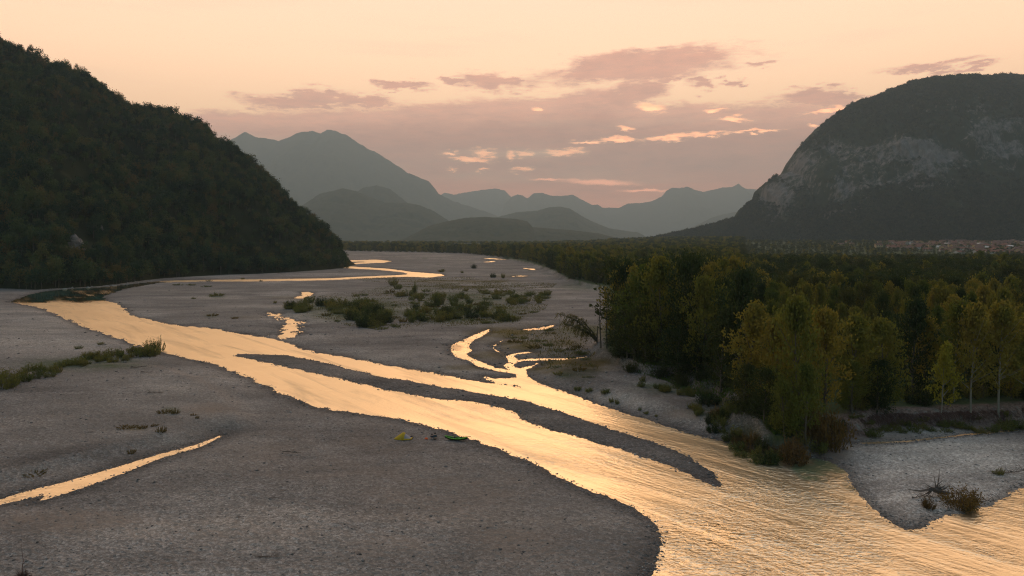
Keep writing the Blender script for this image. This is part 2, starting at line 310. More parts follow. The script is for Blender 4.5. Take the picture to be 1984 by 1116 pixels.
def ground_fields(x, y):
    x = x.astype(np.float32); y = y.astype(np.float32); sh = x.shape
    near = (y < 1500) & (y > 20) & (np.abs(x) < 900)
    wat = np.full(sh, 60.0, np.float32); s1 = np.full(sh, 60.0, np.float32); s2 = s1.copy(); s3 = s1.copy()
    px, py = x[near], y[near]
    sc_ = np.clip(py / 160.0, 0.5, 4.0)
    jit = (fbm(px * 0.35, py * 0.22, 4, 3) * 1.1 + fbm(px * 1.7, py * 1.3, 3, 8) * 0.55) * sc_
    r = np.maximum(sdf(px, py, RP), -sdf(px, py, BP))
    d = r + jit * 1.05
    for i, w in enumerate(WP_): d = np.minimum(d, sdf(px, py, w) + jit * (2.4 if i == 6 else 0.55 if i < 8 else 0.3) + (0.5 if i == 6 else 0))
    wat[near] = d
    s1[near] = sdf(px, py, T1P) + fbm(px * .16, py * .16, 4, 21) * 2.4
    s2[near] = sdf(px, py, T2P) + fbm(px * .2, py * .2, 3, 22) * 1.2
    s3[near] = sdf(px, py, T3P) + fbm(px * .2, py * .2, 3, 23) * 0.8
    far1 = (~near) & (x > 0.13 * y) & (y > 20); s1[far1] = -50
    u = U0 + F * x / np.maximum(y, 1.0)
    z = np.clip(wat * 0.06, -1.2, 0.42)
    land = smooth(wat, 0.3, 7.0)
    z = z + land * (0.22 * fbm(x / 23.0, y / 15.0, 4, 31) + 0.10 * fbm(x / 3.1, y / 2.2, 3, 33) + 0.12)
    stones = vn(x * 2.3, y * 2.3, 40) ** 3 * 0.13 + vn(x * 5.1, y * 5.1, 41) ** 3 * 0.06
    z = z + stones * smooth(wat, -0.6, 1.0)
    z = z + 1.15 * smooth(-s2, -7.5, 0.5) * land + 0.8 * smooth(-s3, -4.5, 0.3) * land
    z = z + 2.0 * smooth(-s1, -1.6, 0.6) * smooth(wat, -0.5, 2.5)
    z = z + far_rise(x, y) + smooth(y, 900, 2500) * 0.6
    z = np.where(wat > 0.8, np.maximum(z, 0.03), z)
    return z, wat, s1, s2, s3, u
def zat(x, y):
    z = ground_fields(np.array([float(x)]), np.array([float(y)]))[0]; return float(z[0])
wrow = np.concatenate([2.2 * 1.05 ** np.arange(0, 51), np.arange(26.0, 760.0, 1.35), 760.0 * 1.09 ** np.arange(1, 24)])
wrow = wrow[np.concatenate([[True], np.diff(wrow) > 0.1])]
ucol = np.concatenate([-300 - 8.0 * (1.12 ** np.arange(44, 0, -1) - 1) / .12, np.arange(-300.0, 2290.0, 2.0), 2290 + 8.0 * (1.12 ** np.arange(1, 45) - 1) / .12])
Dg = H * F / wrow
GX = np.clip((ucol[None, :] - U0) / F * Dg[:, None], -11900, 11900); GY = np.repeat(Dg[:, None], len(ucol), 1)
GZ, WAT, S1, S2, S3, GU = ground_fields(GX, GY)
GV = V0 + F * (H - GZ) / GY
def patch(lst):
    r = np.zeros(GX.shape, np.float32)
    for (u, v, ru, rv, k) in lst:
        d = np.sqrt(((GU - u) / ru) ** 2 + ((GV - v) / rv) ** 2); r = np.maximum(r, k * smooth(d, 1.25, 0.35))
    return r
nz1 = fbm(GX / 6.0, GY / 4.0, 5, 51); nz2 = fbm(GX / 40.0, GY / 25.0, 4, 52); nz3 = fbm(GX / 1.5, GY / 1.5, 4, 53)
forest = smooth(-S1, -0.5, 3.0)
veg = np.maximum(forest, patch([(150, 705, 150, 16, .75), (800, 600, 220, 24, .45), (690, 600, 130, 26, .95), (900, 602, 140, 26, .95), (920, 575, 150, 12, .8), (1120, 725, 50, 14, .7), (1290, 752, 80, 14, .8), (1380, 790, 50, 22, .8), (1010, 568, 50, 8, .5), (1130, 555, 60, 10, .55), (800, 560, 90, 10, .4), (420, 574, 22, 4, .6), (410, 612, 16, 5, .5), (330, 795, 22, 8, .5), (1440, 840, 45, 26, .8), (1130, 640, 60, 14, .5)]))
veg = np.maximum(veg, 0.7 * smooth(nz2 + 0.5 * nz1, 0.35, 0.8) * smooth(GY, 420, 700) * smooth(GU, 640, 800))
moss = patch([(975, 645, 75, 13, 1.), (1005, 668, 50, 14, .95), (1130, 705, 90, 16, 1.), (1150, 640, 90, 12, .6), (950, 690, 60, 12, .6), (1060, 718, 50, 9, .9), (1080, 664, 60, 10, .7), (1120, 700, 80, 12, .8), (1060, 718, 60, 8, .6), (1090, 685, 90, 6, .55), (940, 655, 30, 10, .6), (905, 712, 60, 7, .5), (885, 545, 160, 3, .6), (900, 556, 90, 3, .5), (260, 829, 30, 6, .5), (1030, 650, 120, 30, .35), (985, 535, 50, 3, .5), (560, 577, 50, 4, .4), (480, 615, 40, 4, .3)])
earth = smooth(np.abs(S1 - 0.3), 3.4, 0.8) * smooth(GU, 1540, 1640)
sand = patch([(120, 1010, 200, 30, .5), (380, 1025, 260, 26, .3), (400, 790, 60, 14, .45), (640, 880, 260, 60, .3), (1300, 770, 110, 22, .45), (1700, 848, 120, 12, .75), (1900, 826, 160, 10, .6), (1610, 880, 45, 18, .9), (1330, 800, 60, 14, .5), (1380, 770, 60, 20, .5), (850, 960, 200, 60, .3), (1000, 1050, 120, 50, .25), (760, 1060, 90, 26, .3)])
dry = (1 - forest) * patch([(1830, 920, 230, 110, 1.0), (1250, 765, 130, 30, .55), (100, 640, 240, 60, .35), (1800, 990, 60, 40, .3)])
dry = np.maximum(dry, 0.35 * smooth(nz2, -0.1, 0.6))
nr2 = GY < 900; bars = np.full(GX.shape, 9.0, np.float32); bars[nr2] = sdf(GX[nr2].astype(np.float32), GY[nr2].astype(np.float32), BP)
damp = (1 - 0.85 * dry * (GU > 1600)) * np.maximum.reduce([0.75 * smooth(bars, 0.5, -1.5), 0.9 * smooth(np.abs(S3 + 1.7), 3.2, 1.2) * patch([(150, 905, 265, 62, 1.0)]), 0.8 * smooth(np.abs(S2 + 3.0), 5.5, 2.5), 0.8 * smooth(WAT, 4.0, 0.4)])  # wet bar and waterline; terrace slopes mix wet pebbles with painted shade
gme = mesh('ground', np.stack([GX, GY, GZ], -1), grid_faces(len(wrow), len(ucol))[:, ::-1].copy() if False else grid_faces(len(wrow), len(ucol)), None or [], True)
vmod = np.clip(veg * (0.75 + 0.9 * nz1 + 0.3 * nz3), 0, 1)
fcol(gme, 'ga', np.stack([np.where(forest > .5, np.maximum(vmod, .97 * forest), vmod), np.clip(moss * (0.9 + 0.9 * nz1), 0, 1), earth, np.ones_like(GX)], -1))
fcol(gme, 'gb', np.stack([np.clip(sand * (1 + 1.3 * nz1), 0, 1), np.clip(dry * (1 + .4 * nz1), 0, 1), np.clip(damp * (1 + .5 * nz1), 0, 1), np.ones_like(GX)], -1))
m, T, b, o = material('gravel_ground')
geo = T.new('ShaderNodeNewGeometry'); P = geo.outputs['Position']
va = T.new('ShaderNodeVertexColor', layer_name='ga'); vb = T.new('ShaderNodeVertexColor', layer_name='gb')
sa = T.new('ShaderNodeSeparateColor'); T.l.new(va.outputs[0], sa.inputs[0]); sb = T.new('ShaderNodeSeparateColor'); T.l.new(vb.outputs[0], sb.inputs[0])
vo = T.new('ShaderNodeTexVoronoi'); T.put(vo.inputs['Vector'], P); vo.inputs['Scale'].default_value = 3.4
vo2 = T.new('ShaderNodeTexVoronoi'); T.put(vo2.inputs['Vector'], P); vo2.inputs['Scale'].default_value = 9.0
sv = T.new('ShaderNodeSeparateColor'); T.l.new(vo.outputs['Color'], sv.inputs[0]); sv2 = T.new('ShaderNodeSeparateColor'); T.l.new(vo2.outputs['Color'], sv2.inputs[0])
n1 = T.noise(P, 0.11, 6, 0.6); n2 = T.noise(P, 0.9, 5, 0.65); n3 = T.noise(P, 0.02, 4, 0.5)
val = T.m('ADD', T.m('MULTIPLY', sv.outputs[0], 0.34), T.m('ADD', T.m('MULTIPLY', sv2.outputs[0], 0.30), T.m('ADD', T.m('MULTIPLY', n2.outputs[0], 0.35), T.m('MULTIPLY', n1.outputs[0], 0.35))))
grav = T.ramp(val, [(0.22, (0.055, 0.052, 0.048)), (0.52, (0.130, 0.119, 0.106)), (0.72, (0.182, 0.168, 0.150)), (0.97, (0.33, 0.31, 0.285))])
mpb = T.new('ShaderNodeMapping'); T.l.new(P, mpb.inputs[0]); mpb.inputs['Rotation'].default_value = (0, 0, math.radians(-38)); mpb.inputs['Scale'].default_value = (0.25, 1.0, 1.0)
nb = T.noise(mpb.outputs[0], 0.07, 5, 0.6, 0.8)
grav = T.mix(1.0, grav, T.ramp(nb.outputs[0], [(0.30, (0.60, 0.60, 0.61)), (0.5, (1.0, 1.0, 1.0)), (0.70, (1.36, 1.31, 1.25))]), 'MULTIPLY')
grav = T.mix(T.m('MULTIPLY', T.step(n3.outputs[0], 0.4, 0.65), 0.35), grav, (0.19, 0.168, 0.140))
sandc = T.mix(n2.outputs[0], (0.20, 0.155, 0.118), (0.27, 0.215, 0.165))
c = T.mix(T.m('MULTIPLY', sb.outputs[1], 0.9), grav, T.mix(1.0, grav, (2.9, 2.86, 2.74), 'MULTIPLY'))
c = T.mix(sb.outputs[0], c, sandc)
c = T.mix(T.m('MULTIPLY', sa.outputs[1], 1.0), c, T.mix(n2.outputs[0], (0.085, 0.068, 0.022), (0.14, 0.105, 0.03)))
c = T.mix(T.m('MULTIPLY', sa.outputs[0], 0.95), c, T.mix(T.m('MULTIPLY', T.m('ADD', n2.outputs[0], n3.outputs[0]), 0.5), (0.027, 0.052, 0.015), (0.060, 0.088, 0.024)))
c = T.mix(T.m('MULTIPLY', sa.outputs[2], T.step(n2.outputs[0], 0.3, 0.5)), c, T.mix(sv.outputs[1], (0.11, 0.072, 0.056), (0.26, 0.175, 0.14)))
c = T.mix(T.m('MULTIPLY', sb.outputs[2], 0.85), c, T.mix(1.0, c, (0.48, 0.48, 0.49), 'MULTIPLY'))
px = T.new('ShaderNodeSeparateXYZ'); T.l.new(P, px.inputs[0])
wet = T.step(T.m('ADD', px.outputs[2], T.m('MULTIPLY', n2.outputs[0], 0.12)), 0.20, 0.05)
c = T.mix(T.m('MULTIPLY', wet, 0.55), c, T.mix(1.0, c, (0.35, 0.34, 0.33), 'MULTIPLY'))
T.put(b.inputs['Base Color'], c)
T.put(b.inputs['Roughness'], T.m('SUBTRACT', 0.95, T.m('MULTIPLY', wet, 0.3))); b.inputs['Specular IOR Level'].default_value = 0.2
bp = T.new('ShaderNodeBump'); bp.inputs['Strength'].default_value = 0.6; bp.inputs['Distance'].default_value = 0.12
T.put(bp.inputs['Height'], T.m('ADD', vo.outputs['Distance'], T.m('MULTIPLY', n2.outputs[0], 0.8))); T.l.new(bp.outputs[0], b.inputs['Normal'])
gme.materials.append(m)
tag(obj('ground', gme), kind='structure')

# ------------------------------------------------------------------ water
wr = np.concatenate([np.arange(28.0, 760.0, 4.0), 760.0 * 1.1 ** np.arange(1, 14)]); uc = np.arange(-700.0, 2900.0, 8.0)
Dw = H * F / wr; WX = (uc[None] - U0) / F * Dw[:, None]; WY = np.repeat(Dw[:, None], len(uc), 1)
wu = np.repeat(uc[None], len(wr), 0); wv = np.repeat((V0 + wr)[:, None], len(uc), 1)
def wpatch(lst):
    r = np.zeros(WX.shape, np.float32)
    for (u, v, ru, rv, k) in lst:
        d = np.sqrt(((wu - u) / ru) ** 2 + ((wv - v) / rv) ** 2); r = np.maximum(r, k * smooth(d, 1.15, 0.75))
    return r
calm = wpatch([(160, 566, 150, 19, 1.0), (270, 552, 60, 8, 1.0), (50, 580, 50, 8, 1.0), (893, 672, 24, 11, .9), (1045, 634, 60, 8, .8), (1350, 1040, 90, 34, .35)])
rough = wpatch([(1500, 1050, 240, 110, .9), (1560, 930, 120, 50, .5), (1850, 1060, 120, 60, .4), (300, 600, 140, 20, .4), (930, 800, 120, 20, .6), (1150, 880, 160, 30, .5)])
calm = np.clip(calm * (1 + 1.1 * fbm(WX / 9.0, WY / 14.0, 4, 78)) , 0, 1) ** 1.3
wme = mesh('river', np.stack([WX, WY, np.zeros_like(WX)], -1), grid_faces(len(wr), len(uc)), [], True)
fcol(wme, 'wa', np.stack([calm, rough, np.clip(wpatch([(1592, 908, 60, 26, 1.0), (1655, 935, 25, 18, .7)]) * (1 + 2.2 * fbm(WX / 3.0, WY / 2.0, 4, 77)), 0, 1), np.ones_like(WX)], -1))
m, T, b, o = material('river_water'); T.n.remove(b)
geo = T.new('ShaderNodeNewGeometry'); P = geo.outputs['Position']
va = T.new('ShaderNodeVertexColor', layer_name='wa'); sa = T.new('ShaderNodeSeparateColor'); T.l.new(va.outputs[0], sa.inputs[0])
mp = T.new('ShaderNodeMapping'); T.l.new(P, mp.inputs[0]); mp.inputs['Scale'].default_value = (0.55, 1.0, 1.0); mp.inputs['Rotation'].default_value = (0, 0, math.radians(12))
w1 = T.noise(mp.outputs[0], 2.1, 2, 0.5, 0.7); w2 = T.noise(mp.outputs[0], 0.6, 3, 0.55, 0.8); w3 = T.noise(mp.outputs[0], 5.0, 2, 0.5)
mps = T.new('ShaderNodeMapping', vector_type='TEXTURE'); T.l.new(P, mps.inputs[0]); mps.inputs['Rotation'].default_value = (0, 0, math.radians(-51)); mps.inputs['Scale'].default_value = (9.0, 1.0, 1.0)
ws = T.noise(mps.outputs[0], 0.22, 4, 0.6, 0.5)
amp = T.m('ADD', T.m('ADD', 0.42, T.m('MULTIPLY', T.m('SUBTRACT', ws.outputs[0], 0.5), 1.7)), T.m('ADD', T.m('MULTIPLY', sa.outputs[1], 0.35), T.m('MULTIPLY', T.m('SUBTRACT', T.noise(mp.outputs[0], 0.05, 3, 0.6).outputs[0], 0.5), 1.2)), clamp=False)
hgt = T.m('MULTIPLY', T.m('MAXIMUM', amp, 0.1), T.m('ADD', T.m('MULTIPLY', w1.outputs[0], 0.30), T.m('ADD', T.m('MULTIPLY', w2.outputs[0], 0.34), T.m('MULTIPLY', w3.outputs[0], 0.03))))
nc = T.m('SUBTRACT', 1.0, sa.outputs[0])
bp = T.new('ShaderNodeBump'); bp.inputs['Distance'].default_value = 1.0
T.put(bp.inputs['Strength'], T.m('MULTIPLY', nc, T.m('ADD', 0.75, T.m('MULTIPLY', sa.outputs[1], 0.25)))); T.put(bp.inputs['Height'], hgt)
gl = T.new('ShaderNodeBsdfGlossy'); gl.inputs['Color'].default_value = (1.0, 0.83, 0.575, 1)
T.put(gl.inputs['Roughness'], T.m('ADD', 0.04, T.m('MULTIPLY', nc, 0.30))); T.l.new(bp.outputs[0], gl.inputs['Normal'])
df = T.new('ShaderNodeBsdfDiffuse'); T.put(df.inputs[0], T.mix(w2.outputs[0], (0.035, 0.045, 0.035), (0.06, 0.06, 0.045))); T.l.new(bp.outputs[0], df.inputs['Normal'])
fr = T.new('ShaderNodeFresnel'); fr.inputs[0].default_value = 1.75; T.l.new(bp.outputs[0], fr.inputs['Normal'])
frc = T.new('ShaderNodeFresnel'); frc.inputs[0].default_value = 1.4
fac = T.m('ADD', T.m('MULTIPLY', T.m('MULTIPLY', fr.outputs[0], 2.1), nc), T.m('MULTIPLY', T.m('MULTIPLY', frc.outputs[0], 0.6), sa.outputs[0]), clamp=True)
fac = T.m('MULTIPLY', fac, T.m('SUBTRACT', 1.0, T.m('MULTIPLY', sa.outputs[2], 0.6)))
fac = T.m('MULTIPLY', fac, T.step(ws.outputs[0], 0.75, 0.40, 0.72, 1.08), clamp=True)
dcol = T.mix(sa.outputs[2], T.mix(w2.outputs[0], (0.05, 0.062, 0.048), (0.085, 0.088, 0.066)), (0.06, 0.12, 0.06))
T.put(df.inputs[0], T.mix(T.m('MULTIPLY', sa.outputs[0], 0.8), dcol, (0.035, 0.085, 0.065)))
mx = T.new('ShaderNodeMixShader'); T.put(mx.inputs[0], fac); T.l.new(df.outputs[0], mx.inputs[1]); T.l.new(gl.outputs[0], mx.inputs[2]); T.l.new(mx.outputs[0], o.inputs[0])
wme.materials.append(m)
tag(obj('river', wme), kind='structure')

# ------------------------------------------------------------------ mountains and hills
def interp(px, u): a = np.array(px, float); return np.interp(u, a[:, 0], a[:, 1])
def hillmat(name, cols, rockcols=None, fine=0.05):
    m, T, b, o = material(name); geo = T.new('ShaderNodeNewGeometry'); P = geo.outputs['Position']
    n1 = T.noise(P, fine, 5, 0.65); n2 = T.noise(P, fine * 0.12, 5, 0.6)
    f = T.m('ADD', T.m('MULTIPLY', n1.outputs[0], 0.6), T.m('MULTIPLY', n2.outputs[0], 0.4))
    c = T.ramp(f, [(0.3, cols[0]), (0.5, cols[1]), (0.7, cols[2])])
    if rockcols:
        va = T.new('ShaderNodeVertexColor', layer_name='rk'); sa = T.new('ShaderNodeSeparateColor'); T.l.new(va.outputs[0], sa.inputs[0])
        mp = T.new('ShaderNodeMapping'); T.l.new(P, mp.inputs[0]); mp.inputs['Scale'].default_value = (1, 1, 0.42)
        ns = T.noise(mp.outputs[0], 0.055, 8, 0.8)
        rc = T.ramp(ns.outputs[0], [(0.3, rockcols[0]), (0.55, rockcols[1]), (0.75, rockcols[2])])
        c = T.mix(T.step(T.m('ADD', sa.outputs[0], T.m('MULTIPLY', T.m('SUBTRACT', T.m('ADD', T.m('MULTIPLY', ns.outputs[0], 0.5), T.m('MULTIPLY', n2.outputs[0], 0.5)), 0.5), 4.2)), 0.40, 0.80), c, rc)
    T.put(b.inputs['Base Color'], c); b.inputs['Roughness'].default_value = 0.95; b.inputs['Specular IOR Level'].default_value = 0.05
    return m
def ridge(name, prof, D, depth, ustep, nt, mat, amp=0.06, seed=0, base=0.0, back=0.9, canopy=0.0, label=None):
    u = np.arange(prof[0][0], prof[-1][0] + .1, ustep); v = interp(prof, u)
    hz = np.maximum(H + (V0 - v) / F * D, -4)
    t = np.linspace(0, 1 + back, nt)
    tt = np.where(t < 1, t, 1 - (t - 1) / back)
    xw = (u - U0) / F * D
    hf = tt ** 1.15
    hmax = hz.max()
    dep = depth * (0.35 + 0.65 * hz / hmax)
    Xs = np.repeat(xw[None], nt, 0).astype(float); Yd = D + (t[:, None] - 1) * dep[None]
    Zs = base + hf[:, None] * (hz[None] - base)
    n = fbm(Xs / (hmax * .55), Yd / (hmax * .55), 6, seed + 60, 0.55); rid = 1 - np.abs(n) * 2
    env = np.sin(np.pi * np.clip(tt, 0, 1))[:, None] ** 0.8
    Zs += env * amp * hmax * (rid - 0.35) * (0.3 + 0.7 * hz[None] / hmax)
    Zs += 0.010 * hmax * fbm(Xs / (hmax * .05), Yd / (hmax * .05), 3, seed + 70)
    if canopy: Zs += canopy * (vn(Xs / 11.0, Yd / 11.0, seed) + 0.6 * vn(Xs / 5.0, Yd / 5.0, seed + 3) - 0.8)
    me = mesh(name, np.stack([Xs, Yd, Zs], -1), grid_faces(nt, len(u)), mat, True)
    return tag(obj(name, me), kind='structure')
far_m = hillmat('far_forest', [(0.03, 0.042, 0.022), (0.045, 0.055, 0.03), (0.075, 0.075, 0.05)], None, 0.03)
ridge('mountain', [(300, 330), (380, 318), (445, 272), (474, 255), (500, 265), (540, 272), (575, 258), (600, 252), (622, 257), (632, 250), (650, 253), (670, 260), (700, 280), (740, 300), (770, 320), (790, 335), (830, 350), (850, 375), (880, 390), (920, 402), (960, 417), (1000, 440), (1040, 468)], 12500, 3600, 1.5, 150, far_m, 0.07, 1)
ridge('hill', [(520, 462), (560, 420), (590, 395), (620, 375), (665, 364), (690, 370), (715, 380), (745, 392), (790, 393), (810, 396), (840, 408), (870, 428), (900, 445), (940, 468)], 6600, 1700, 1.5, 110, far_m, 0.09, 2)
ridge('hill', [(640, 420), (690, 372), (705, 363), (730, 359), (755, 366), (780, 385), (810, 410), (850, 440), (880, 465)], 8000, 1500, 1.5, 100, far_m, 0.08, 12)
ridge('hill', [(780, 465), (830, 438), (860, 430), (900, 422), (940, 420), (1000, 424), (1022, 429), (1032, 440), (1060, 442), (1110, 446), (1160, 452), (1200, 462), (1225, 472)], 4500, 1000, 1.5, 100, far_m, 0.10, 3)
ridge('hill', [(880, 465), (930, 432), (960, 421), (1000, 411), (1040, 408), (1065, 401), (1085, 400), (1105, 404), (1130, 420), (1150, 430), (1180, 442), (1210, 447), (1235, 450), (1246, 460), (1252, 471)], 8200, 1800, 1.5, 110, far_m, 0.08, 4)
ridge('mountain', [(780, 470), (840, 385), (862, 372), (880, 376), (900, 372), (940, 366), (960, 364), (978, 368), (990, 380), (1020, 410), (1060, 440), (1100, 468)], 19000, 2600, 2, 80, far_m, 0.08, 5)
ridge('mountain', [(960, 440), (980, 392), (992, 380), (1002, 376), (1012, 378), (1022, 384), (1034, 374), (1050, 373), (1068, 379), (1090, 379), (1110, 377), (1130, 388), (1148, 397), (1158, 396), (1168, 402), (1185, 402), (1200, 402), (1215, 394), (1240, 393), (1262, 390), (1282, 380), (1292, 368), (1302, 363), (1318, 364), (1332, 361), (1345, 367), (1362, 371), (1385, 366), (1400, 363), (1420, 361), (1430, 355), (1444, 365), (1480, 367), (1560, 360), (1700, 390)], 17000, 3600, 1.5, 110, far_m, 0.07, 6)
ridge('hill', [(1290, 470), (1330, 447), (1350, 436), (1380, 421), (1400, 415), (1425, 410), (1450, 415), (1500, 430), (1560, 470)], 11000, 1600, 1.5, 80, far_m, 0.09, 9)
# the big cliff mountain on the right: talus, cliff band, wooded dome
RP_ = [(1225, 472), (1260, 466), (1290, 460), (1340, 448), (1400, 434), (1428, 424), (1440, 404), (1452, 394), (1470, 383), (1474, 366), (1486, 354), (1500, 345), (1520, 335), (1527, 318), (1545, 291), (1570, 266), (1590, 246), (1620, 224), (1650, 205), (1680, 197), (1720, 180), (1760, 165), (1800, 158), (1850, 153), (1900, 156), (1950, 151), (1984, 161), (2040, 176), (2140, 200), (2300, 262), (2500, 330), (2800, 440), (2850, 470)]
u = np.arange(1225.0, 2850.0, 1.3); v = interp(RP_, u); nt = 330; DR = 3000.0
hz = H + (V0 - v) / F * DR; t = np.linspace(0, 1.8, nt); tt = np.where(t < 1, t, 1 - (t - 1) / .8)
wob = 0.10 * fbm(u / 90.0, u * 0 + 2, 4, 81); wob2 = 0.10 * fbm(u / 60.0, u * 0 + 9, 4, 82)
Tm, Um = np.meshgrid(tt, u, indexing='ij')
c0 = 0.34 + wob[None]; c1 = 0.62 + wob2[None]
hfr = np.where(Tm < .5, c0 * (Tm / .5) ** 1.25, np.where(Tm < .62, c0 + (c1 - c0) * (Tm - .5) / .12, c1 + (1 - c1) * (1 - (1 - np.clip((Tm - .62) / .38, 0, 1)) ** 1.7)))
dep = 1020.0 * (0.25 + 0.75 * np.clip(hz / 600.0, 0, 1.1))
Yr = DR + (t[:, None] - 1) * dep[None]; Xr = np.repeat(((u - U0) / F * DR)[None], nt, 0)
Zr = 10 + hfr * (hz[None] - 10)
n = fbm(Xr / 300.0, Yr / 260.0 + Zr / 260.0, 6, 83, 0.55); env = np.clip(np.minimum(tt, 1 - tt) * 6, 0, 1)[:, None] * np.clip(hz / 300.0, 0, 1)[None]
Zr += env * 36 * (0.6 - np.abs(n) * 1.9); Yr += env * 62 * fbm(Xr / 140.0, Zr / 200.0, 5, 84, .6)
rv_ = V0 - (Zr - H) / Yr * F; ru_ = U0 + Xr / Yr * F
rock = np.zeros_like(Zr)
for (a, b_, ra, rb, k) in [(1560, 330, 90, 55, .62), (1500, 375, 55, 35, .60), (1660, 300, 110, 50, .52), (1760, 285, 120, 30, .55), (1830, 300, 45, 20, .85), (1900, 260, 60, 60, .5), (1960, 290, 60, 30, .6), (1620, 370, 80, 40, .4), (1700, 340, 80, 30, .42), (1890, 215, 30, 40, .45), (1780, 350, 160, 30, .36), (1590, 270, 40, 30, .42), (1950, 330, 80, 24, .42)]:
    dd = np.sqrt(((ru_ - a) / ra) ** 2 + ((rv_ - b_) / rb) ** 2); rock = np.maximum(rock, k * smooth(dd, 1.3, 0.3))
rock = np.maximum(rock, 0.30 * smooth(np.abs(Tm - .56), .30, .05) * np.clip(hz / 300, 0, 1)[None])
rock += 0.20 * smooth(np.abs(Tm - .56), .09, .03) * np.clip(hz / 300, 0, 1)[None]
wood = smooth(rock, 0.7, 0.3)
Zr += wood * (9.0 * vn(Xr / 13.0, Yr / 13.0, 85) + 5.0 * vn(Xr / 6.0, Yr / 6.0, 86) - 7.0)
Yr += (1 - wood) * 22 * fbm(Xr / 26.0, Zr / 60.0, 4, 87)
rme = mesh('mountain', np.stack([Xr, Yr, Zr], -1), grid_faces(nt, len(u)), hillmat('cliff_mountain', [(0.014, 0.024, 0.014), (0.024, 0.036, 0.020), (0.046, 0.054, 0.028)], [(0.05, 0.047, 0.044), (0.165, 0.152, 0.14), (0.33, 0.295, 0.26)], 0.045), True)
fcol(rme, 'rk', np.stack([rock, rock, rock, np.ones_like(rock)], -1)); tag(obj('mountain', rme), kind='structure')
# the wooded hill on the left
LR = [(-900, -290), (-300, -60), (0, 72), (60, 104), (100, 124), (140, 136), (190, 160), (210, 184), (260, 206), (310, 216), (350, 228), (390, 243), (415, 270), (450, 284), (475, 309), (510, 334), (535, 364), (560, 385), (590, 405), (610, 425), (640, 456), (655, 478), (664, 500), (670, 519), (676, 524)]
LB = [(-900, 575), (0, 560), (70, 563), (200, 555), (310, 541), (420, 534), (520, 531), (600, 526), (668, 520), (676, 520)]
u = np.arange(-900.0, 676.0, 3.0); nt = 220; t = np.linspace(0, 1.7, nt); tt = np.where(t < 1, t, 1 - (t - 1) / .7)
vb_ = interp(LB, u); vr = interp(LR, u); db = H * F / (vb_ - V0)
dr = np.maximum(np.interp(u, [-900, 0, 300, 500, 600, 676], [1250, 960, 900, 860, 820, 775]), db + 6); dr = np.minimum(dr, db + np.interp(u, [600, 676], [400, 6]))
zr = H + (V0 - vr) / F * dr - 6.0
Yl = db[None] + np.minimum(t, 1)[:, None] * (dr - db)[None] + np.clip(t - 1, 0, 1)[:, None] * (dr - db + 60)[None]
Zl = 0.2 + (tt[:, None] ** 0.92) * (zr - 0.2)[None]; Xl = (u - U0)[None] / F * np.minimum(Yl, db[None] + (dr - db)[None] * np.minimum(t, 1)[:, None])
env = np.sin(np.pi * np.clip(tt, 0, 1))[:, None] * np.clip(zr / 120, 0, 1)[None]
n = fbm(Xl / 120.0 + Zl / 300.0, Yl / 160.0, 5, 90, .55)
Zl += env * (44 * (0.5 - np.abs(n) * 1.8) + 5 * fbm(Xl / 25.0, Yl / 25.0, 3, 91)); Zl[tt >= 0.999] += 0
LHILL = np.stack([Xl, Yl, Zl], -1)
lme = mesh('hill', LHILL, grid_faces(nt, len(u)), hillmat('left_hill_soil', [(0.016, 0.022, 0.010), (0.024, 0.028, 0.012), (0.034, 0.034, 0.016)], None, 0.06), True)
tag(obj('hill', lme), kind='structure')
#MARK1
# ------------------------------------------------------------------ haze: even thin air over the whole valley
hb = MB(); hb.box((0, 10250, 1050), (23900, 21500, 2106))
m, T, b, o = material('valley_haze'); T.n.remove(b)
pv = T.new('ShaderNodeVolumePrincipled'); pv.inputs['Color'].default_value = (0.57, 0.82, 1.0, 1); pv.inputs['Density'].default_value = HAZE
pv.inputs['Anisotropy'].default_value = 0.46; T.l.new(pv.outputs[0], o.inputs['Volume'])
hz_o = obj('haze', hb.build('haze', m)); tag(hz_o, kind='stuff')

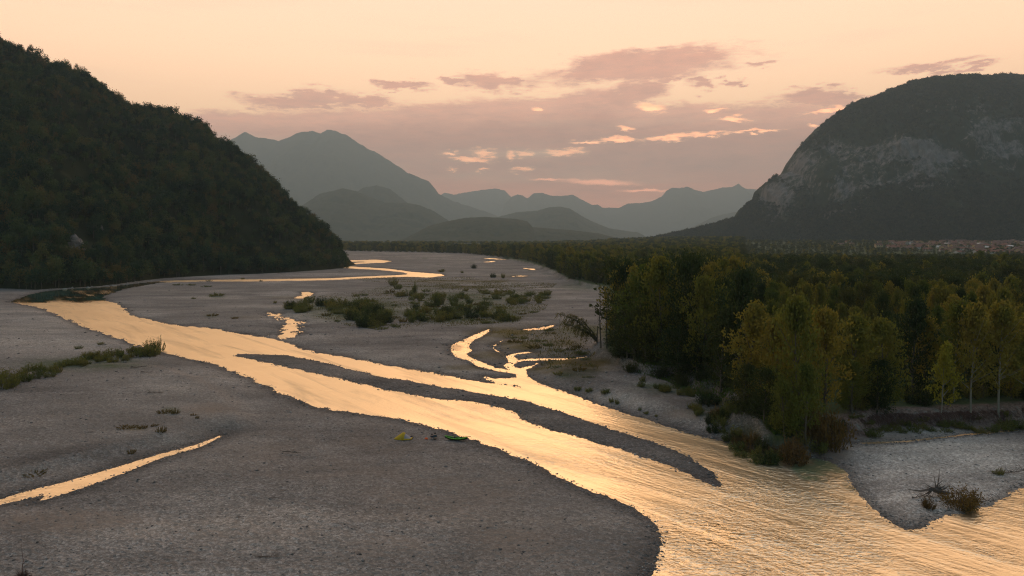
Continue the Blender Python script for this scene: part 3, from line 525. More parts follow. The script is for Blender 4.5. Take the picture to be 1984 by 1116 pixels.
# ------------------------------------------------------------------ plants
def poplar(seed, h=20.0, rad=4.2, base=0.12, nb=95, per=46, leaf=.55, shape='poplar', leafm='poplar', lean=(0.6, 0.0), barkm='bark'):
    global rng
    rng = np.random.default_rng(seed); tk = MB(); cr = MB()
    k = 9; s = np.linspace(0, 1, k)
    wob = np.cumsum(rng.normal(0, .13, (k, 2)), 0) * (h / 20.0)
    tp = np.stack([wob[:, 0] + lean[0] * s ** 2, wob[:, 1] + lean[1] * s ** 2, s * h * .96], 1)
    tr = np.maximum((0.009 if barkm == 'palebark' else 0.014) * h * (1 - s) ** 0.9, 0.03); tk.tube(tp, tr, 7)
    cs, ds, ls = [], [], []
    for i in range(nb):
        q = rng.random() ** 0.85; zz = base + (1 - base) * q
        if shape == 'poplar': pr = math.sin(math.pi * (0.20 + 0.78 * q)) ** 0.9 * (1.08 - .3 * q)
        elif shape == 'broad': pr = math.sqrt(max(0, 1 - (2 * q - 0.85) ** 2 / 1.35)) * 1.15
        elif shape == 'slim': pr = (1 - q) ** 0.8 * 1.1 + 0.16
        else: pr = 1 - q * .8
        L = rad * pr * rng.uniform(.55, 1.18); a = rng.random() * 2 * math.pi
        up = (0.62 + 0.80 * q + rng.normal(0, .12)) if shape != 'broad' else (0.25 + 0.9 * q + rng.normal(0, .2))
        d = np.array([math.cos(a) * math.cos(up), math.sin(a) * math.cos(up), math.sin(up)])
        p0 = np.array([np.interp(zz, s, tp[:, 0]), np.interp(zz, s, tp[:, 1]), zz * h * .9])
        Lr = L / max(.62, math.cos(up)) if shape != 'broad' else L / max(.5, math.cos(up))
        Lr = min(Lr, (h * 1.02 - p0[2]) / max(d[2], .05) + .3)
        if Lr < .2: continue
        if i % 4 == 0: tk.tube([p0, p0 + d * Lr * .45, p0 + d * Lr * .9 + np.array([0, 0, .2])], [0.006 * h * (1 - zz) + .03, .04, .015], 4)
        for c_ in range(4):
            f_ = rng.uniform(.3, 1.0); cc = p0 + d * Lr * f_ + rng.normal(0, .2, 3) * np.array([1, 1, .8]) * rad * .45
            nl = max(3, int(per / 4)); sg = 0.105 * rad * rng.uniform(.6, 1.2)
            cs.append(cc + rng.normal(0, 1, (nl, 3)) * np.array([sg, sg, sg * 1.15]))
            ds.append(d * .6 + np.array([.12, 0, .55]) + rng.normal(0, .5, (nl, 3))); ls.append(rng.uniform(.6, 1.25, nl) * leaf)
    c_ = np.concatenate(cs); d_ = np.concatenate(ds); l_ = np.concatenate(ls)
    cr.leaves(c_, d_, l_, l_ * .52)
    return tk.build('trunk', M[barkm], True), cr.build('crown', M[leafm])
def shrub_mesh(seed, h=2.0, rad=1.3, stems=26, per=34, leaf=.24, leafm='shrub', up=0.75):
    global rng
    rng = np.random.default_rng(seed); mb = MB()
    for i in range(stems):
        a = rng.random() * 2 * math.pi; r0 = rad * math.sqrt(rng.random()); ht = h * rng.uniform(.45, 1.05) * (1 - .45 * (r0 / rad) ** 2)
        p0 = np.array([math.cos(a) * r0 * .55, math.sin(a) * r0 * .55, 0]); p1 = np.array([math.cos(a) * r0, math.sin(a) * r0, ht]) + rng.normal(0, .08, 3) * h * .4
        tk = np.stack([p0, (p0 + p1) / 2 + rng.normal(0, .04, 3), p1]); mb.tube(tk, [.025 * h * .5, .016 * h * .5, .006], 4, 1)
        f_ = rng.uniform(.12, 1.02, per)[:, None]; cc = p0 + (p1 - p0) * f_ + rng.normal(0, .085, (per, 3)) * h * .7
        cc[:, 2] = np.maximum(cc[:, 2], .04)
        dd = np.array([math.cos(a) * .35, math.sin(a) * .35, up]) + rng.normal(0, .4, (per, 3))
        ll = rng.uniform(.6, 1.3, per) * leaf; mb.leaves(cc, dd, ll, ll * .4, 0)
    return mb.build('shrub', [M[leafm], M['bark']])
def lump_tree(seed, h=9.0, rad=4.0, n=420, leaf=1.0, leafm='hill', cone=False):
    global rng
    rng = np.random.default_rng(seed); mb = MB()
    mb.tube([[0, 0, -1], [0, 0, h * .4], [0.1, 0, h * .8]], [.22, .16, .06], 5, 1)
    nc = 16 if not cone else 22; cs, ds = [], []
    for i in range(nc):
        if cone:
            q = (i + .5) / nc; a = rng.random() * 6.3; r = rad * (1 - q) * rng.uniform(.4, 1); cc = np.array([math.cos(a) * r, math.sin(a) * r, h * (.08 + .92 * q)]); sg = .16 * rad
        else:
            q = rng.normal(size=3); q /= np.linalg.norm(q); q[2] = abs(q[2]) * rng.choice([1, 1, 1, -.5]); cc = np.array([q[0] * rad * .68, q[1] * rad * .68, h * .58 + q[2] * h * .36]); sg = rad * .23
        k = n // nc; cs.append(cc + rng.normal(0, sg, (k, 3))); ds.append(q * .5 + rng.normal(0, .6, (k, 3)) + np.array([0, 0, .3]) if not cone else rng.normal(0, .5, (k, 3)) + np.array([math.cos(a), math.sin(a), -.2]))
    c_ = np.concatenate(cs); ll = rng.uniform(.6, 1.3, len(c_)) * leaf; mb.leaves(c_, np.concatenate(ds), ll, ll * .6, 0)
    return mb.build('tree', [M[leafm], M['bark']])
def scatter(name, pts, rz, sc, idx, protos, label=None):
    pts = np.asarray(pts, np.float32); me = bpy.data.meshes.new(name); me.vertices.add(len(pts)); me.vertices.foreach_set('co', pts.ravel())
    a = me.attributes.new('rz', 'FLOAT', 'POINT'); a.data.foreach_set('value', np.asarray(rz, np.float32))
    a = me.attributes.new('sc', 'FLOAT_VECTOR', 'POINT'); a.data.foreach_set('vector', np.asarray(sc, np.float32).ravel())
    a = me.attributes.new('pi', 'INT', 'POINT'); a.data.foreach_set('value', np.asarray(idx, np.int32))
    o = obj(name, me); ng = bpy.data.node_groups.new(name, 'GeometryNodeTree')
    ng.interface.new_socket(name='Geometry', in_out='INPUT', socket_type='NodeSocketGeometry'); ng.interface.new_socket(name='Geometry', in_out='OUTPUT', socket_type='NodeSocketGeometry')
    nd, lk = ng.nodes, ng.links; gi = nd.new('NodeGroupInput'); go = nd.new('NodeGroupOutput'); jo = nd.new('GeometryNodeJoinGeometry')
    for p in protos:
        oi = nd.new('GeometryNodeObjectInfo'); oi.inputs['Object'].default_value = p; oi.inputs['As Instance'].default_value = True; lk.new(oi.outputs['Geometry'], jo.inputs[0])
    ip = nd.new('GeometryNodeInstanceOnPoints'); lk.new(gi.outputs[0], ip.inputs['Points']); lk.new(jo.outputs[0], ip.inputs['Instance']); ip.inputs['Pick Instance'].default_value = True
    def at(nm, ty):
        n = nd.new('GeometryNodeInputNamedAttribute'); n.data_type = ty; n.inputs['Name'].default_value = nm; return n.outputs['Attribute']
    lk.new(at('pi', 'INT'), ip.inputs['Instance Index'])
    cx = nd.new('ShaderNodeCombineXYZ'); lk.new(at('rz', 'FLOAT'), cx.inputs[2]); lk.new(cx.outputs[0], ip.inputs['Rotation']); lk.new(at('sc', 'FLOAT_VECTOR'), ip.inputs['Scale'])
    lk.new(ip.outputs[0], go.inputs[0]); md = o.modifiers.new('scatter', 'NODES'); md.node_group = ng
    return tag(o, kind='stuff')
def proto(name, me): return bpy.data.objects.new(name, me)      # never linked: only the shape a scatter repeats
# --- the forest that clothes the left hill
nr_, nc_ = LHILL.shape[:2]
def surf_sample(G, n, jl=0, jh=None):
    g = G[jl:jh]; e1 = g[1:, :-1] - g[:-1, :-1]; e2 = g[:-1, 1:] - g[:-1, :-1]; ar = np.linalg.norm(np.cross(e1, e2), axis=2).ravel(); ar /= ar.sum()
    k = rng.choice(len(ar), n, p=ar); i, j = np.unravel_index(k, (g.shape[0] - 1, g.shape[1] - 1)); a, b_ = rng.random(n)[:, None], rng.random(n)[:, None]
    return (g[i, j] * (1 - a) + g[i + 1, j] * a) * (1 - b_) + (g[i, j + 1] * (1 - a) + g[i + 1, j + 1] * a) * b_
rng = np.random.default_rng(100)
p = surf_sample(LHILL, 23000, 0, int(nr_ * .72)); uu = U0 + F * p[:, 0] / p[:, 1]; vv = V0 + F * (H - p[:, 2]) / p[:, 1]
keep = (uu > -500) & ~((np.abs(uu - 155) < 24) & (vv > 450) & (vv < 502))
keep &= rng.random(len(p)) < .35 + 1.6 * smooth(fbm(p[:, 0] / 45 + p[:, 2] / 90, p[:, 1] / 70, 4, 103), -.45, .25)
p = p[keep]; n = len(p)
hp = [proto('hill_tree', lump_tree(s_, 9 + s_ % 3, 3.6 + .3 * (s_ % 4), 420, .95)) for s_ in (201, 202, 203, 204)] + [proto('hill_tree', lump_tree(205, 11, 2.3, 330, .8))]
s_ = (.52 + .80 * rng.random(n) ** 2.2) * (1 + .4 * fbm(p[:, 0] / 60, p[:, 1] / 60, 2, 101))
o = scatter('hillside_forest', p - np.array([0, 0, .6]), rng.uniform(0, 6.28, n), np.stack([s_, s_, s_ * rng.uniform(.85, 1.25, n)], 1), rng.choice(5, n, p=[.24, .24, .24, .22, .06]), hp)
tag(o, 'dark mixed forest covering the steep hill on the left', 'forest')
# --- the woods on the cliff mountain, thick below and on the dome, thin on the rock
rng = np.random.default_rng(150); G = np.stack([Xr, Yr, Zr], -1)[:int(330 / 1.8) + 1]; rk_ = rock[:int(330 / 1.8) + 1]
gi = rng.integers(0, G.shape[0] - 1, 60000); gj = rng.integers(0, G.shape[1] - 1, 60000); q = G[gi, gj]
qu = U0 + F * q[:, 0] / q[:, 1]; kq = (rng.random(60000) > rk_[gi, gj] * 1.9) & (qu < 2150) & (q[:, 2] > 16); q = q[kq][:24000]; n = len(q)
s_ = rng.uniform(1.0, 1.9, n); mt = [proto('mountain_tree', lump_tree(215 + k, 8, 4.2, 110, 2.2, 'slope')) for k in range(3)]
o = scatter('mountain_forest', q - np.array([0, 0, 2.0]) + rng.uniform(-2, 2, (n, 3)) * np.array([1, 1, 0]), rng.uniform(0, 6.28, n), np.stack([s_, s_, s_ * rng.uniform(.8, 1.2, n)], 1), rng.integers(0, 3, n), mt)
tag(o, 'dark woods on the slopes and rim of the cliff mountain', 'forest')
# the trees at the foot of the hill: nearest, each its own
# --- riverside wood
POP = [poplar(301, 20, 4.3, .06, 80, 58), poplar(302, 21, 4.0, .09, 76, 60, lean=(1.4, .2)), poplar(303, 19, 5.0, .05, 84, 60), poplar(304, 22, 4.2, .22, 70, 58, barkm='palebark', lean=(1.1, 0))]
DRK = [poplar(311, 19, 5.2, .06, 105, 46, .6, 'broad', 'dark'), poplar(312, 21, 4.9, .05, 105, 46, .6, 'poplar', 'dark')]
def tree_obj(name, me2, x, y, z, sx, sz, rz):
    t = bpy.data.objects.new(name, None); C.objects.link(t); t.location = (x, y, z); t.rotation_euler = (0, 0, rz); t.scale = (sx, sx, sz); t.empty_display_size = .5
    obj('trunk', me2[0], t); obj('crown', me2[1], t); return t
def at_px(u, v, z): g = gp(u, v, z); return g[0], g[1]
trees = []      # (u, v base, v top, width px, kind)
KEY = [(1208, 700, 548, 80, 'd1', ), (1232, 712, 505, 110, 'p1'), (1285, 722, 490, 120, 'p2'), (1330, 730, 502, 110, 'd0'), (1365, 742, 520, 100, 'p0'), (1428, 765, 512, 110, 'd1'), (1250, 718, 600, 100, 'd0'), (1215, 708, 610, 80, 'd0'), (1310, 734, 640, 100, 'd0'), (1350, 742, 650, 80, 'd0'), (1196, 694, 640, 60, 'd0'), (1395, 768, 590, 100, 'd1'),
       (1450, 800, 575, 110, 'p1'), (1500, 812, 600, 100, 'p0'), (1548, 838, 565, 130, 'p2'), (1600, 822, 580, 120, 'p0'), (1650, 800, 600, 120, 'p1'), (1715, 796, 610, 110, 'p2'), (1560, 852, 690, 90, 'p0'), (1480, 832, 715, 80, 'd0'), (1520, 848, 730, 70, 'p2'), (1440, 812, 700, 80, 'd1'), (1700, 800, 700, 70, 'd0'), (1650, 806, 690, 70, 'p0'),
       (1765, 780, 570, 100, 'd1'), (1850, 785, 570, 100, 'p3'), (1882, 798, 572, 95, 'p3'), (1935, 796, 572, 105, 'p3'), (1990, 790, 590, 100, 'p3'), (2040, 788, 600, 110, 'p1'), (1790, 770, 600, 90, 'p0'), (1960, 780, 640, 60, 'p2'), (1905, 776, 620, 70, 'd0')]
rng = np.random.default_rng(400)
PX = lambda x, y, z: (U0 + F * x / y, V0 + F * (H - z) / y)
placed = []
for (u, v, vt, wpx, kd) in KEY:
    x, y = at_px(u, v, 2.1); z = zat(x, y); h = H - (vt - V0) / F * y - z
    placed.append((x, y, z, h, wpx / F * y / 2 * .92, kd, 'key'))
# fill behind: jittered rows whose spacing grows with distance
fill = []
y = 118.0
while y < 3000:
    sp = max(5.6, y * .0085); xs = np.arange(.10 * y - 40, .80 * y + 30, sp) if y < 420 else np.arange(-.30 * y, .80 * y, sp)
    xs = xs + rng.uniform(-.4, .4, len(xs)) * sp; ys = y + rng.uniform(-.45, .45, len(xs)) * sp
    fill.append(np.stack([xs, ys], 1)); y += sp
fill = np.concatenate(fill)
FOREST = [(1190, 700), (1235, 713), (1330, 732), (1400, 768), (1450, 812), (1500, 845), (1560, 852), (1590, 826), (1640, 784), (1720, 772), (1850, 766), (2000, 760), (2400, 742), (3400, 620), (3400, 474), (640, 474), (660, 480), (668, 486), (700, 487), (830, 489), (900, 491), (950, 496), (1000, 503), (1040, 512), (1075, 528), (1105, 545), (1150, 552), (1205, 560), (1210, 600), (1200, 640)]
d = np.concatenate([sdf(a_[:, 0].astype(np.float32), a_[:, 1].astype(np.float32), world_poly(FOREST, 1.0, 0)) for a_ in np.array_split(fill, 4)])
fill = fill[d < 0]
fu = U0 + F * fill[:, 0] / fill[:, 1]
town = (fu > 1440) & (fill[:, 1] > 800)
fill = fill[~town | (fbm(fill[:, 0] / 38.0, fill[:, 1] / 60.0, 4, 415) + rng.normal(0, .22, len(fill)) > np.where(fu > 1700, .02, -.22))]
fu = U0 + F * fill[:, 0] / fill[:, 1]; fy = fill[:, 1]
kp = [(a_[0], a_[1]) for a_ in placed]; kpa = np.array(kp)
d2 = np.min((fill[:, None, 0] - kpa[None, :, 0]) ** 2 + (fill[:, None, 1] - kpa[None, :, 1]) ** 2, 1) if len(fill) else None
sel = d2 > 6; fill = fill[sel]; fu = fu[sel]; fy = fy[sel]
fz = ground_fields(fill[:, 0], fill[:, 1])[0]
hmax = np.where(fy < 230, 18.0, np.where(fy < 500, 17.0, np.where(fy < 760, np.where(fu > 1420, 13.0, 18.0), np.where(fu > 1440, 8.0, 18.0))))
hmax = np.where((fu < 1430) & (fy < 240), 23.0, hmax); hmax = np.where((fu > 1620) & (fy < 150), 15.5, hmax); hmax = np.where((fu > 1430) & (fu < 1640) & (fy < 140), 13.0, hmax)
patchy = fbm(fill[:, 0] / 55.0, fill[:, 1] / 55.0, 3, 410)
fh = hmax * (0.80 + .34 * rng.normal(0, .5, len(fill)) + .22 * patchy); fh = np.clip(fh, 4, hmax * 1.03)
isd = rng.random(len(fill)) < np.where(fu < 1430, .38, .12)
inview = (fu > 1120) & (fu < 2060)
key = np.where(inview, fy, 1e9); order = np.argsort(key); NIND = 205
ind = set(order[:NIND].tolist())
for i in order[:NIND]:
    placed.append((fill[i, 0], fill[i, 1], fz[i], fh[i], fh[i] * rng.uniform(.15, .22), ('d%d' % rng.integers(2)) if isd[i] else ('p%d' % rng.integers(3)), 'fill'))
rest = np.array([i for i in range(len(fill)) if i not in ind])
yx, yy = at_px(1822, 800, 2.1)
ordn = lambda k: ['', 'first', 'second', 'third', 'fourth', 'fifth', 'sixth', 'seventh', 'eighth', 'ninth', 'tenth', 'eleventh', 'twelfth', 'thirteenth', 'fourteenth', 'fifteenth', 'sixteenth', 'seventeenth', 'eighteenth', 'nineteenth', 'twentieth'][k]
kl = sorted([q for q in placed if q[6] == 'key'], key=lambda q: q[0] / q[1]); lft = [q for q in kl if q[0] / q[1] < yx / yy]; rgt = [q for q in kl if q[0] / q[1] >= yx / yy]
KL = {}
for k, q in enumerate(reversed(lft)): KL[id(q)] = ('left', k + 1)
for k, q in enumerate(rgt): KL[id(q)] = ('right', k + 1)
def big(k): return ordn(k) if k <= 20 else ('twenty-' + ordn(k - 20))
for q in placed:
    x, y, z, h, r, kd, why = q
    me2 = (DRK if kd[0] == 'd' else POP)[int(kd[1])]; hh = {'p0': 20, 'p1': 21, 'p2': 19, 'p3': 22, 'd0': 19, 'd1': 21}[kd]; rr = {'p0': 4.3, 'p1': 3.8, 'p2': 4.8, 'p3': 4.0, 'd0': 5.2, 'd1': 4.9}[kd]
    t = tree_obj('riverside_tree', me2, x, y, z - .15, r / rr, h / hh, random.uniform(-.5, .5))
    look = 'dark green broad-crowned tree' if kd[0] == 'd' else ('tall pale-trunked olive poplar' if kd == 'p3' else 'olive poplar')
    if why == 'key':
        sd, k = KL[id(q)]
        tag(t, f'riverfront {look}, {big(k)} {sd} of the slim yellow tree', 'tree', 'trees along the river edge of the wood')
    elif kd[0] == 'd': tag(t, 'dark green tree standing inside the riverside wood behind its front row', 'tree', 'dark trees inside the riverside wood')
    else: tag(t, 'olive poplar standing inside the riverside wood behind its front row', 'tree', 'poplars inside the riverside wood')
t = tree_obj('yellow_tree', poplar(320, 13, 2.6, .16, 70, 40, .42, 'slim', 'yellow', (1.0, 0), 'palebark'), yx, yy, zat(yx, yy) - .1, 1.0, (H - (660 - V0) / F * yy - zat(yx, yy)) / 13, 0)
tag(t, 'slim young tree with bright yellow-green leaves in front of the wood', 'tree')
sp_ = [proto('stuff_tree', None) for _ in range(0)]
def join_mesh(a):
    mb = MB()
    for me_, mi in ((a[1], 0), (a[0], 1)):
        v_ = np.empty(len(me_.vertices) * 3, np.float32); me_.vertices.foreach_get('co', v_); l_ = np.empty(len(me_.loops), np.int32); me_.loops.foreach_get('vertex_index', l_); mb.add(v_, l_.reshape(-1, 4), mi)
    return mb.build('wood_tree', [a[1].materials[0], a[0].materials[0]])
mid = [proto('wood_tree', join_mesh(poplar(331, 20, 4.6, .06, 60, 26, .85))), proto('wood_tree', join_mesh(poplar(332, 20, 4.2, .08, 60, 26, .85))), proto('wood_tree', join_mesh(poplar(333, 19, 5.2, .05, 60, 26, .9, 'broad', 'dark'))), proto('wood_tree', lump_tree(334, 16, 3.4, 420, .9, 'dark', True))]
hhm = np.array([20, 20, 19, 16.]); R = fill[rest]; RH = fh[rest]; nR = len(R)
ix = np.where(isd[rest], 2, rng.integers(0, 2, nR)); ix = np.where((rng.random(nR) < .02) & (fy[rest] > 350), 3, ix)
grow = np.clip(fy[rest] * .0085 / 5.6, 1, 2.6) ** .6 * 1.12
s_ = RH / hhm[ix] * rng.uniform(.9, 1.2, nR)
o = scatter('riverside_forest', np.stack([R[:, 0], R[:, 1], fz[rest] - .3], 1), rng.uniform(0, 6.28, nR), np.stack([s_ * grow, s_ * grow, RH / hhm[ix]], 1), ix, mid)
tag(o, 'deep olive wood filling the plain behind the front trees as far as the mountains', 'forest')
print('fill', len(fill), 'rest', nR)

# --- shrubs on the gravel, each its own thing
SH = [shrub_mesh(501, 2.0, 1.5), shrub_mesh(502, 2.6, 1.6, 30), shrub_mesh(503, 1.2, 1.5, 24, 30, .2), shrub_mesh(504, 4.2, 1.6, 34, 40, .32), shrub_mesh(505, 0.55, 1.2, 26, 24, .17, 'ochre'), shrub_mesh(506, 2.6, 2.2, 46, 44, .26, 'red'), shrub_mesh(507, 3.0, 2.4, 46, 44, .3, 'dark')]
SHH = [2.0, 2.6, 1.2, 4.2, .55, 2.6, 3.0]; SHR = [1.5, 1.6, 1.5, 1.6, 1.2, 2.2, 2.4]
def shrub(u, v, hpx, wpx, k, label, group=None, cat='shrub', name='shrub'):
    x, y = at_px(u, v, .3); z = zat(x, y); x, y = at_px(u, v, z); z = zat(x, y)
    s = y / F; o = obj(name, SH[k], None, (x, y, z - .06)); o.scale = (wpx * s / (2 * SHR[k]), wpx * s / (2 * SHR[k]), hpx * s / SHH[k]); o.rotation_euler = (0, 0, random.uniform(0, 6.28))
    return tag(o, label, cat, group)
rng = np.random.default_rng(600); R_ = lambda a, b_: float(rng.uniform(a, b_))
G1 = 'shrubs in the green strip on the left gravel bar'
for i in range(40):
    f_ = i / 39; u = 5 + 300 * f_ ** .8 + R_(-6, 6); v = 745 - 62 * f_ ** .75 + R_(-7, 7)
    if 100 < u < 300: v = np.interp(u, [0, 60, 140, 220, 300], [745, 728, 712, 700, 690]) + R_(-14, 5)
    big_ = 1.6 if u < 30 or u > 270 else 1.0
    shrub(u, v, R_(13, 22) * big_ ** .7, R_(20, 32), [0, 1, 0, 2][i % 4], 'green shrub in the long strip of bushes on the left gravel bar', G1)
for i, (u, v, hp_, wp) in enumerate([(12, 752, 40, 44), (35, 735, 28, 36), (-10, 745, 40, 44), (60, 722, 22, 34), (292, 690, 26, 34), (152, 676, 9, 18), (195, 668, 8, 14), (168, 690, 12, 22)]):
    shrub(u, v, hp_, wp, 1, 'green shrub in the long strip of bushes on the left gravel bar', G1)
G2 = 'shrubs on the middle gravel island'
def cluster(n, poly, hr, wr_, kinds, label, group, cat='shrub', name='shrub'):
    P_ = np.array(poly, float); lo, hi = P_.min(0), P_.max(0); c_ = 0
    while c_ < n:
        q = rng.uniform(lo, hi)
        if sdf(np.array([q[0]], np.float32), np.array([q[1]], np.float32), poly)[0] < 0:
            shrub(q[0], q[1], R_(*hr), R_(*wr_), kinds[int(rng.integers(len(kinds)))], label, group, cat, name); c_ += 1
L2 = 'willow shrub in the thicket on the middle gravel island'
cluster(56, [(540, 600), (600, 586), (680, 590), (735, 596), (755, 625), (725, 637), (690, 622), (640, 606), (560, 606)], (12, 24), (20, 36), [0, 1, 0, 6], L2, G2)
for (u, v, hp_, wp) in [(705, 634, 30, 40), (735, 630, 28, 34), (680, 620, 24, 32), (715, 622, 28, 34), (745, 618, 18, 24)]: shrub(u, v, hp_, wp, 6, L2, G2)
cluster(44, [(775, 612), (830, 590), (900, 596), (960, 610), (1005, 604), (1000, 620), (960, 628), (880, 622), (800, 628)], (10, 23), (18, 34), [0, 1, 0, 6], 'willow shrub in the right thicket of the middle gravel island', 'shrubs in the right thicket')
cluster(30, [(760, 570), (850, 575), (1060, 580), (1000, 595), (900, 590), (800, 585)], (8, 18), (12, 28), [0, 2, 1], 'small shrub scattered behind the thickets of the gravel island', 'small scattered shrubs')
cluster(14, [(930, 565), (1060, 572), (1060, 585), (1000, 578), (930, 572)], (7, 13), (16, 28), [0, 1], 'low shrub in the row behind the right thicket', 'low row of shrubs')
L3 = 'low grassy scrub tuft spread over the middle gravel island'
cluster(60, [(640, 572), (760, 560), (900, 556), (1060, 576), (1050, 612), (960, 632), (800, 632), (760, 640), (690, 640), (580, 612)], (3, 8), (14, 34), [2, 4, 2, 0], L3, 'low scrub on the middle island', 'scrub tuft', 'scrub_tuft')
cluster(22, [(960, 645), (1080, 640), (1140, 690), (1150, 735), (1090, 735), (1060, 712), (1030, 690)], (3, 8), (14, 36), [4, 2], 'low ochre tuft on the moist ground round the side stream', 'tufts round the side stream', 'grass tuft', 'grass_tuft')
for (u, v, hp_, wp, k) in [(762, 553, 20, 22, 1), (804, 568, 26, 12, 3), (846, 594, 36, 18, 3), (855, 590, 28, 16, 3), (770, 560, 14, 24, 0), (918, 520, 9, 14, 6), (955, 538, 10, 14, 6), (975, 539, 12, 9, 3), (895, 529, 6, 8, 0), (855, 527, 8, 16, 0), (880, 593, 16, 22, 0), (1020, 585, 14, 20, 1), (1045, 588, 13, 18, 0)]:
    shrub(u, v, hp_, wp, k, 'single taller bush standing apart on the middle gravel', 'lone bushes on the middle gravel')
for (u, v, hp_, wp) in [(420, 574, 8, 30), (412, 575, 5, 18), (375, 579, 4, 14), (405, 545, 3, 14), (505, 545, 4, 9), (533, 588, 7, 10), (470, 543, 4, 12), (370, 553, 4, 22), (345, 553, 4, 20), (400, 556, 4, 22)]:
    shrub(u, v, hp_, wp, 2, 'low tuft of green on the bare gravel beyond the main river', 'tufts beyond the main river', 'scrub tuft', 'scrub_tuft')
for (u, v, hp_, wp) in [(340, 803, 12, 18), (312, 836, 12, 22), (382, 812, 7, 9), (318, 800, 8, 34), (246, 829, 6, 40), (276, 829, 7, 24), (255, 871, 8, 22), (68, 907, 7, 52), (375, 806, 5, 14), (412, 612, 5, 26), (455, 617, 4, 18), (300, 826, 5, 16)]:
    shrub(u, v, hp_, wp, 4, 'dry ochre grass tuft on the gravel between stream and river', 'ochre tufts on the left gravel', 'grass tuft', 'grass_tuft')
cluster(26, [(1230, 728), (1300, 738), (1370, 770), (1420, 815), (1400, 830), (1350, 800), (1310, 770), (1250, 745)], (8, 18), (14, 30), [0, 2, 1, 0], 'small green shrub on the gravel at the foot of the wood', 'shrubs at the foot of the wood')
cluster(26, [(1350, 815), (1420, 800), (1480, 830), (1520, 862), (1500, 878), (1440, 862), (1380, 845)], (14, 34), (22, 40), [0, 1, 6, 5], 'bank shrub below the wood beside the river', 'shrubs on the river bank below the wood')
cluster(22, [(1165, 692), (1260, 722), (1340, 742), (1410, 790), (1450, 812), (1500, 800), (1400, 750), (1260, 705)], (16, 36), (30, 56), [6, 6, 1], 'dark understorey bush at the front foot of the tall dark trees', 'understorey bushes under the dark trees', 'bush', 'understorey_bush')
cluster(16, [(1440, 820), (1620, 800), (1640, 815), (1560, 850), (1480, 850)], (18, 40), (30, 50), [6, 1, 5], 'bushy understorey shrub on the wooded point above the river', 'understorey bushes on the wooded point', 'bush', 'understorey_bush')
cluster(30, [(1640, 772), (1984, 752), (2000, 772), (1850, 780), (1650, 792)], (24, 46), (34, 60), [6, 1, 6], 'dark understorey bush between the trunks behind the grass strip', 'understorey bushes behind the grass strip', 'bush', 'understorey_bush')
for (u, v, hp_, wp) in [(1140, 748, 12, 20), (1172, 756, 14, 24), (1185, 770, 12, 14), (1196, 774, 14, 12), (1240, 790, 9, 9), (1252, 790, 8, 12), (1272, 796, 6, 8), (1118, 745, 10, 22)]:
    shrub(u, v, hp_, wp, 0, 'small dark shrub on the grey slope above the side stream mouth', 'shrubs on the grey slope')
for (u, v, hp_, wp, k, lab, nm) in [(1606, 868, 92, 92, 5, 'large russet bush hanging over the river at the wooded point', 'russet_bush'), (1540, 876, 62, 62, 5, 'brownish bush at the waterline left of the large russet bush', 'russet_bush'), (1582, 878, 30, 52, 0, 'bright green bush at the waterline below the large russet bush', 'bush'), (1508, 815, 46, 44, 0, 'rounded green-gold bush in front of the wooded point', 'bush'),
        (1862, 985, 48, 80, 5, 'rounded russet bush on the tip of the right gravel bar at the water', 'russet_bush'), (1800, 985, 28, 30, 5, 'small brown bush left of the rounded russet bush on the right bar', 'russet_bush'), (1936, 920, 16, 24, 0, 'small green bush by the right edge of the right gravel bar', 'bush')]:
    shrub(u, v, hp_, wp, k, lab, None, 'bush', nm)
cluster(26, [(1640, 800), (1984, 785), (1984, 799), (1800, 808), (1650, 818)], (6, 14), (18, 40), [2, 0, 2], 'low green growth in the grass above the root-tangled bank', 'low growth above the earth bank', 'bush', 'low_bush')
for (u, v) in [(1690, 826), (1830, 828), (1850, 822), (1900, 806), (1925, 806), (1950, 803), (1975, 800)]: shrub(u, v, R_(10, 20), R_(24, 46), 0, 'dark bush hanging over the edge of the root-tangled bank', 'bushes over the earth bank', 'bush', 'low_bush')
# leaning willow over the side stream and the bare twin trees at the left end of the wood
def willow():
    global rng
    rng = np.random.default_rng(700); tk = MB(); cr = MB(); cs, ds = [], []
    for (ex, ey, ez) in ((-8.5, -.6, 4.6), (-6.0, 1.2, 6.2), (-4.2, -1.2, 3.4), (-9.5, .8, 6.8)):
        tp = np.array([[0, 0, 0], [ex * .22, ey * .2, ez * .42], [ex * .58, ey * .6, ez * .8], [ex, ey, ez]]); tk.tube(tp, [.2, .15, .09, .03], 6)
        for i in range(26):
            f_ = rng.uniform(.3, 1); p0 = np.array([np.interp(f_, [0, .3, .65, 1], tp[:, k]) for k in range(3)]); a = rng.normal(math.pi, 1.1); L = rng.uniform(.6, 1.9)
            p1 = p0 + np.array([math.cos(a) * L, math.sin(a) * L * .7, rng.uniform(-.1, .9)]); p2 = p1 + np.array([-.5, 0, -rng.uniform(.6, 2.2)]); tk.tube([p0, p1, p2], [.035, .02, .01], 4)
            for A, B, k in ((p0, p1, 12), (p1, p2, 26)):
                q = rng.random((k, 1)); cs.append(A + (B - A) * q + rng.normal(0, .16, (k, 3))); ds.append((B - A) * .5 + rng.normal(0, .35, (k, 3)) + np.array([0, 0, -.6]))
    c_ = np.concatenate(cs); ll = rng.uniform(.5, 1.1, len(c_)) * .42; cr.leaves(c_, np.concatenate(ds), ll, ll * .32)
    return tk.build('trunk', M['bark'], True), cr.build('crown', M['willow'])
x, y = at_px(1158, 672, .8); t = tree_obj('willow', willow(), x, y, zat(x, y) - .1, 1.15, 1.2, 0); tag(t, 'olive willow leaning out to the left over the side stream', 'tree')
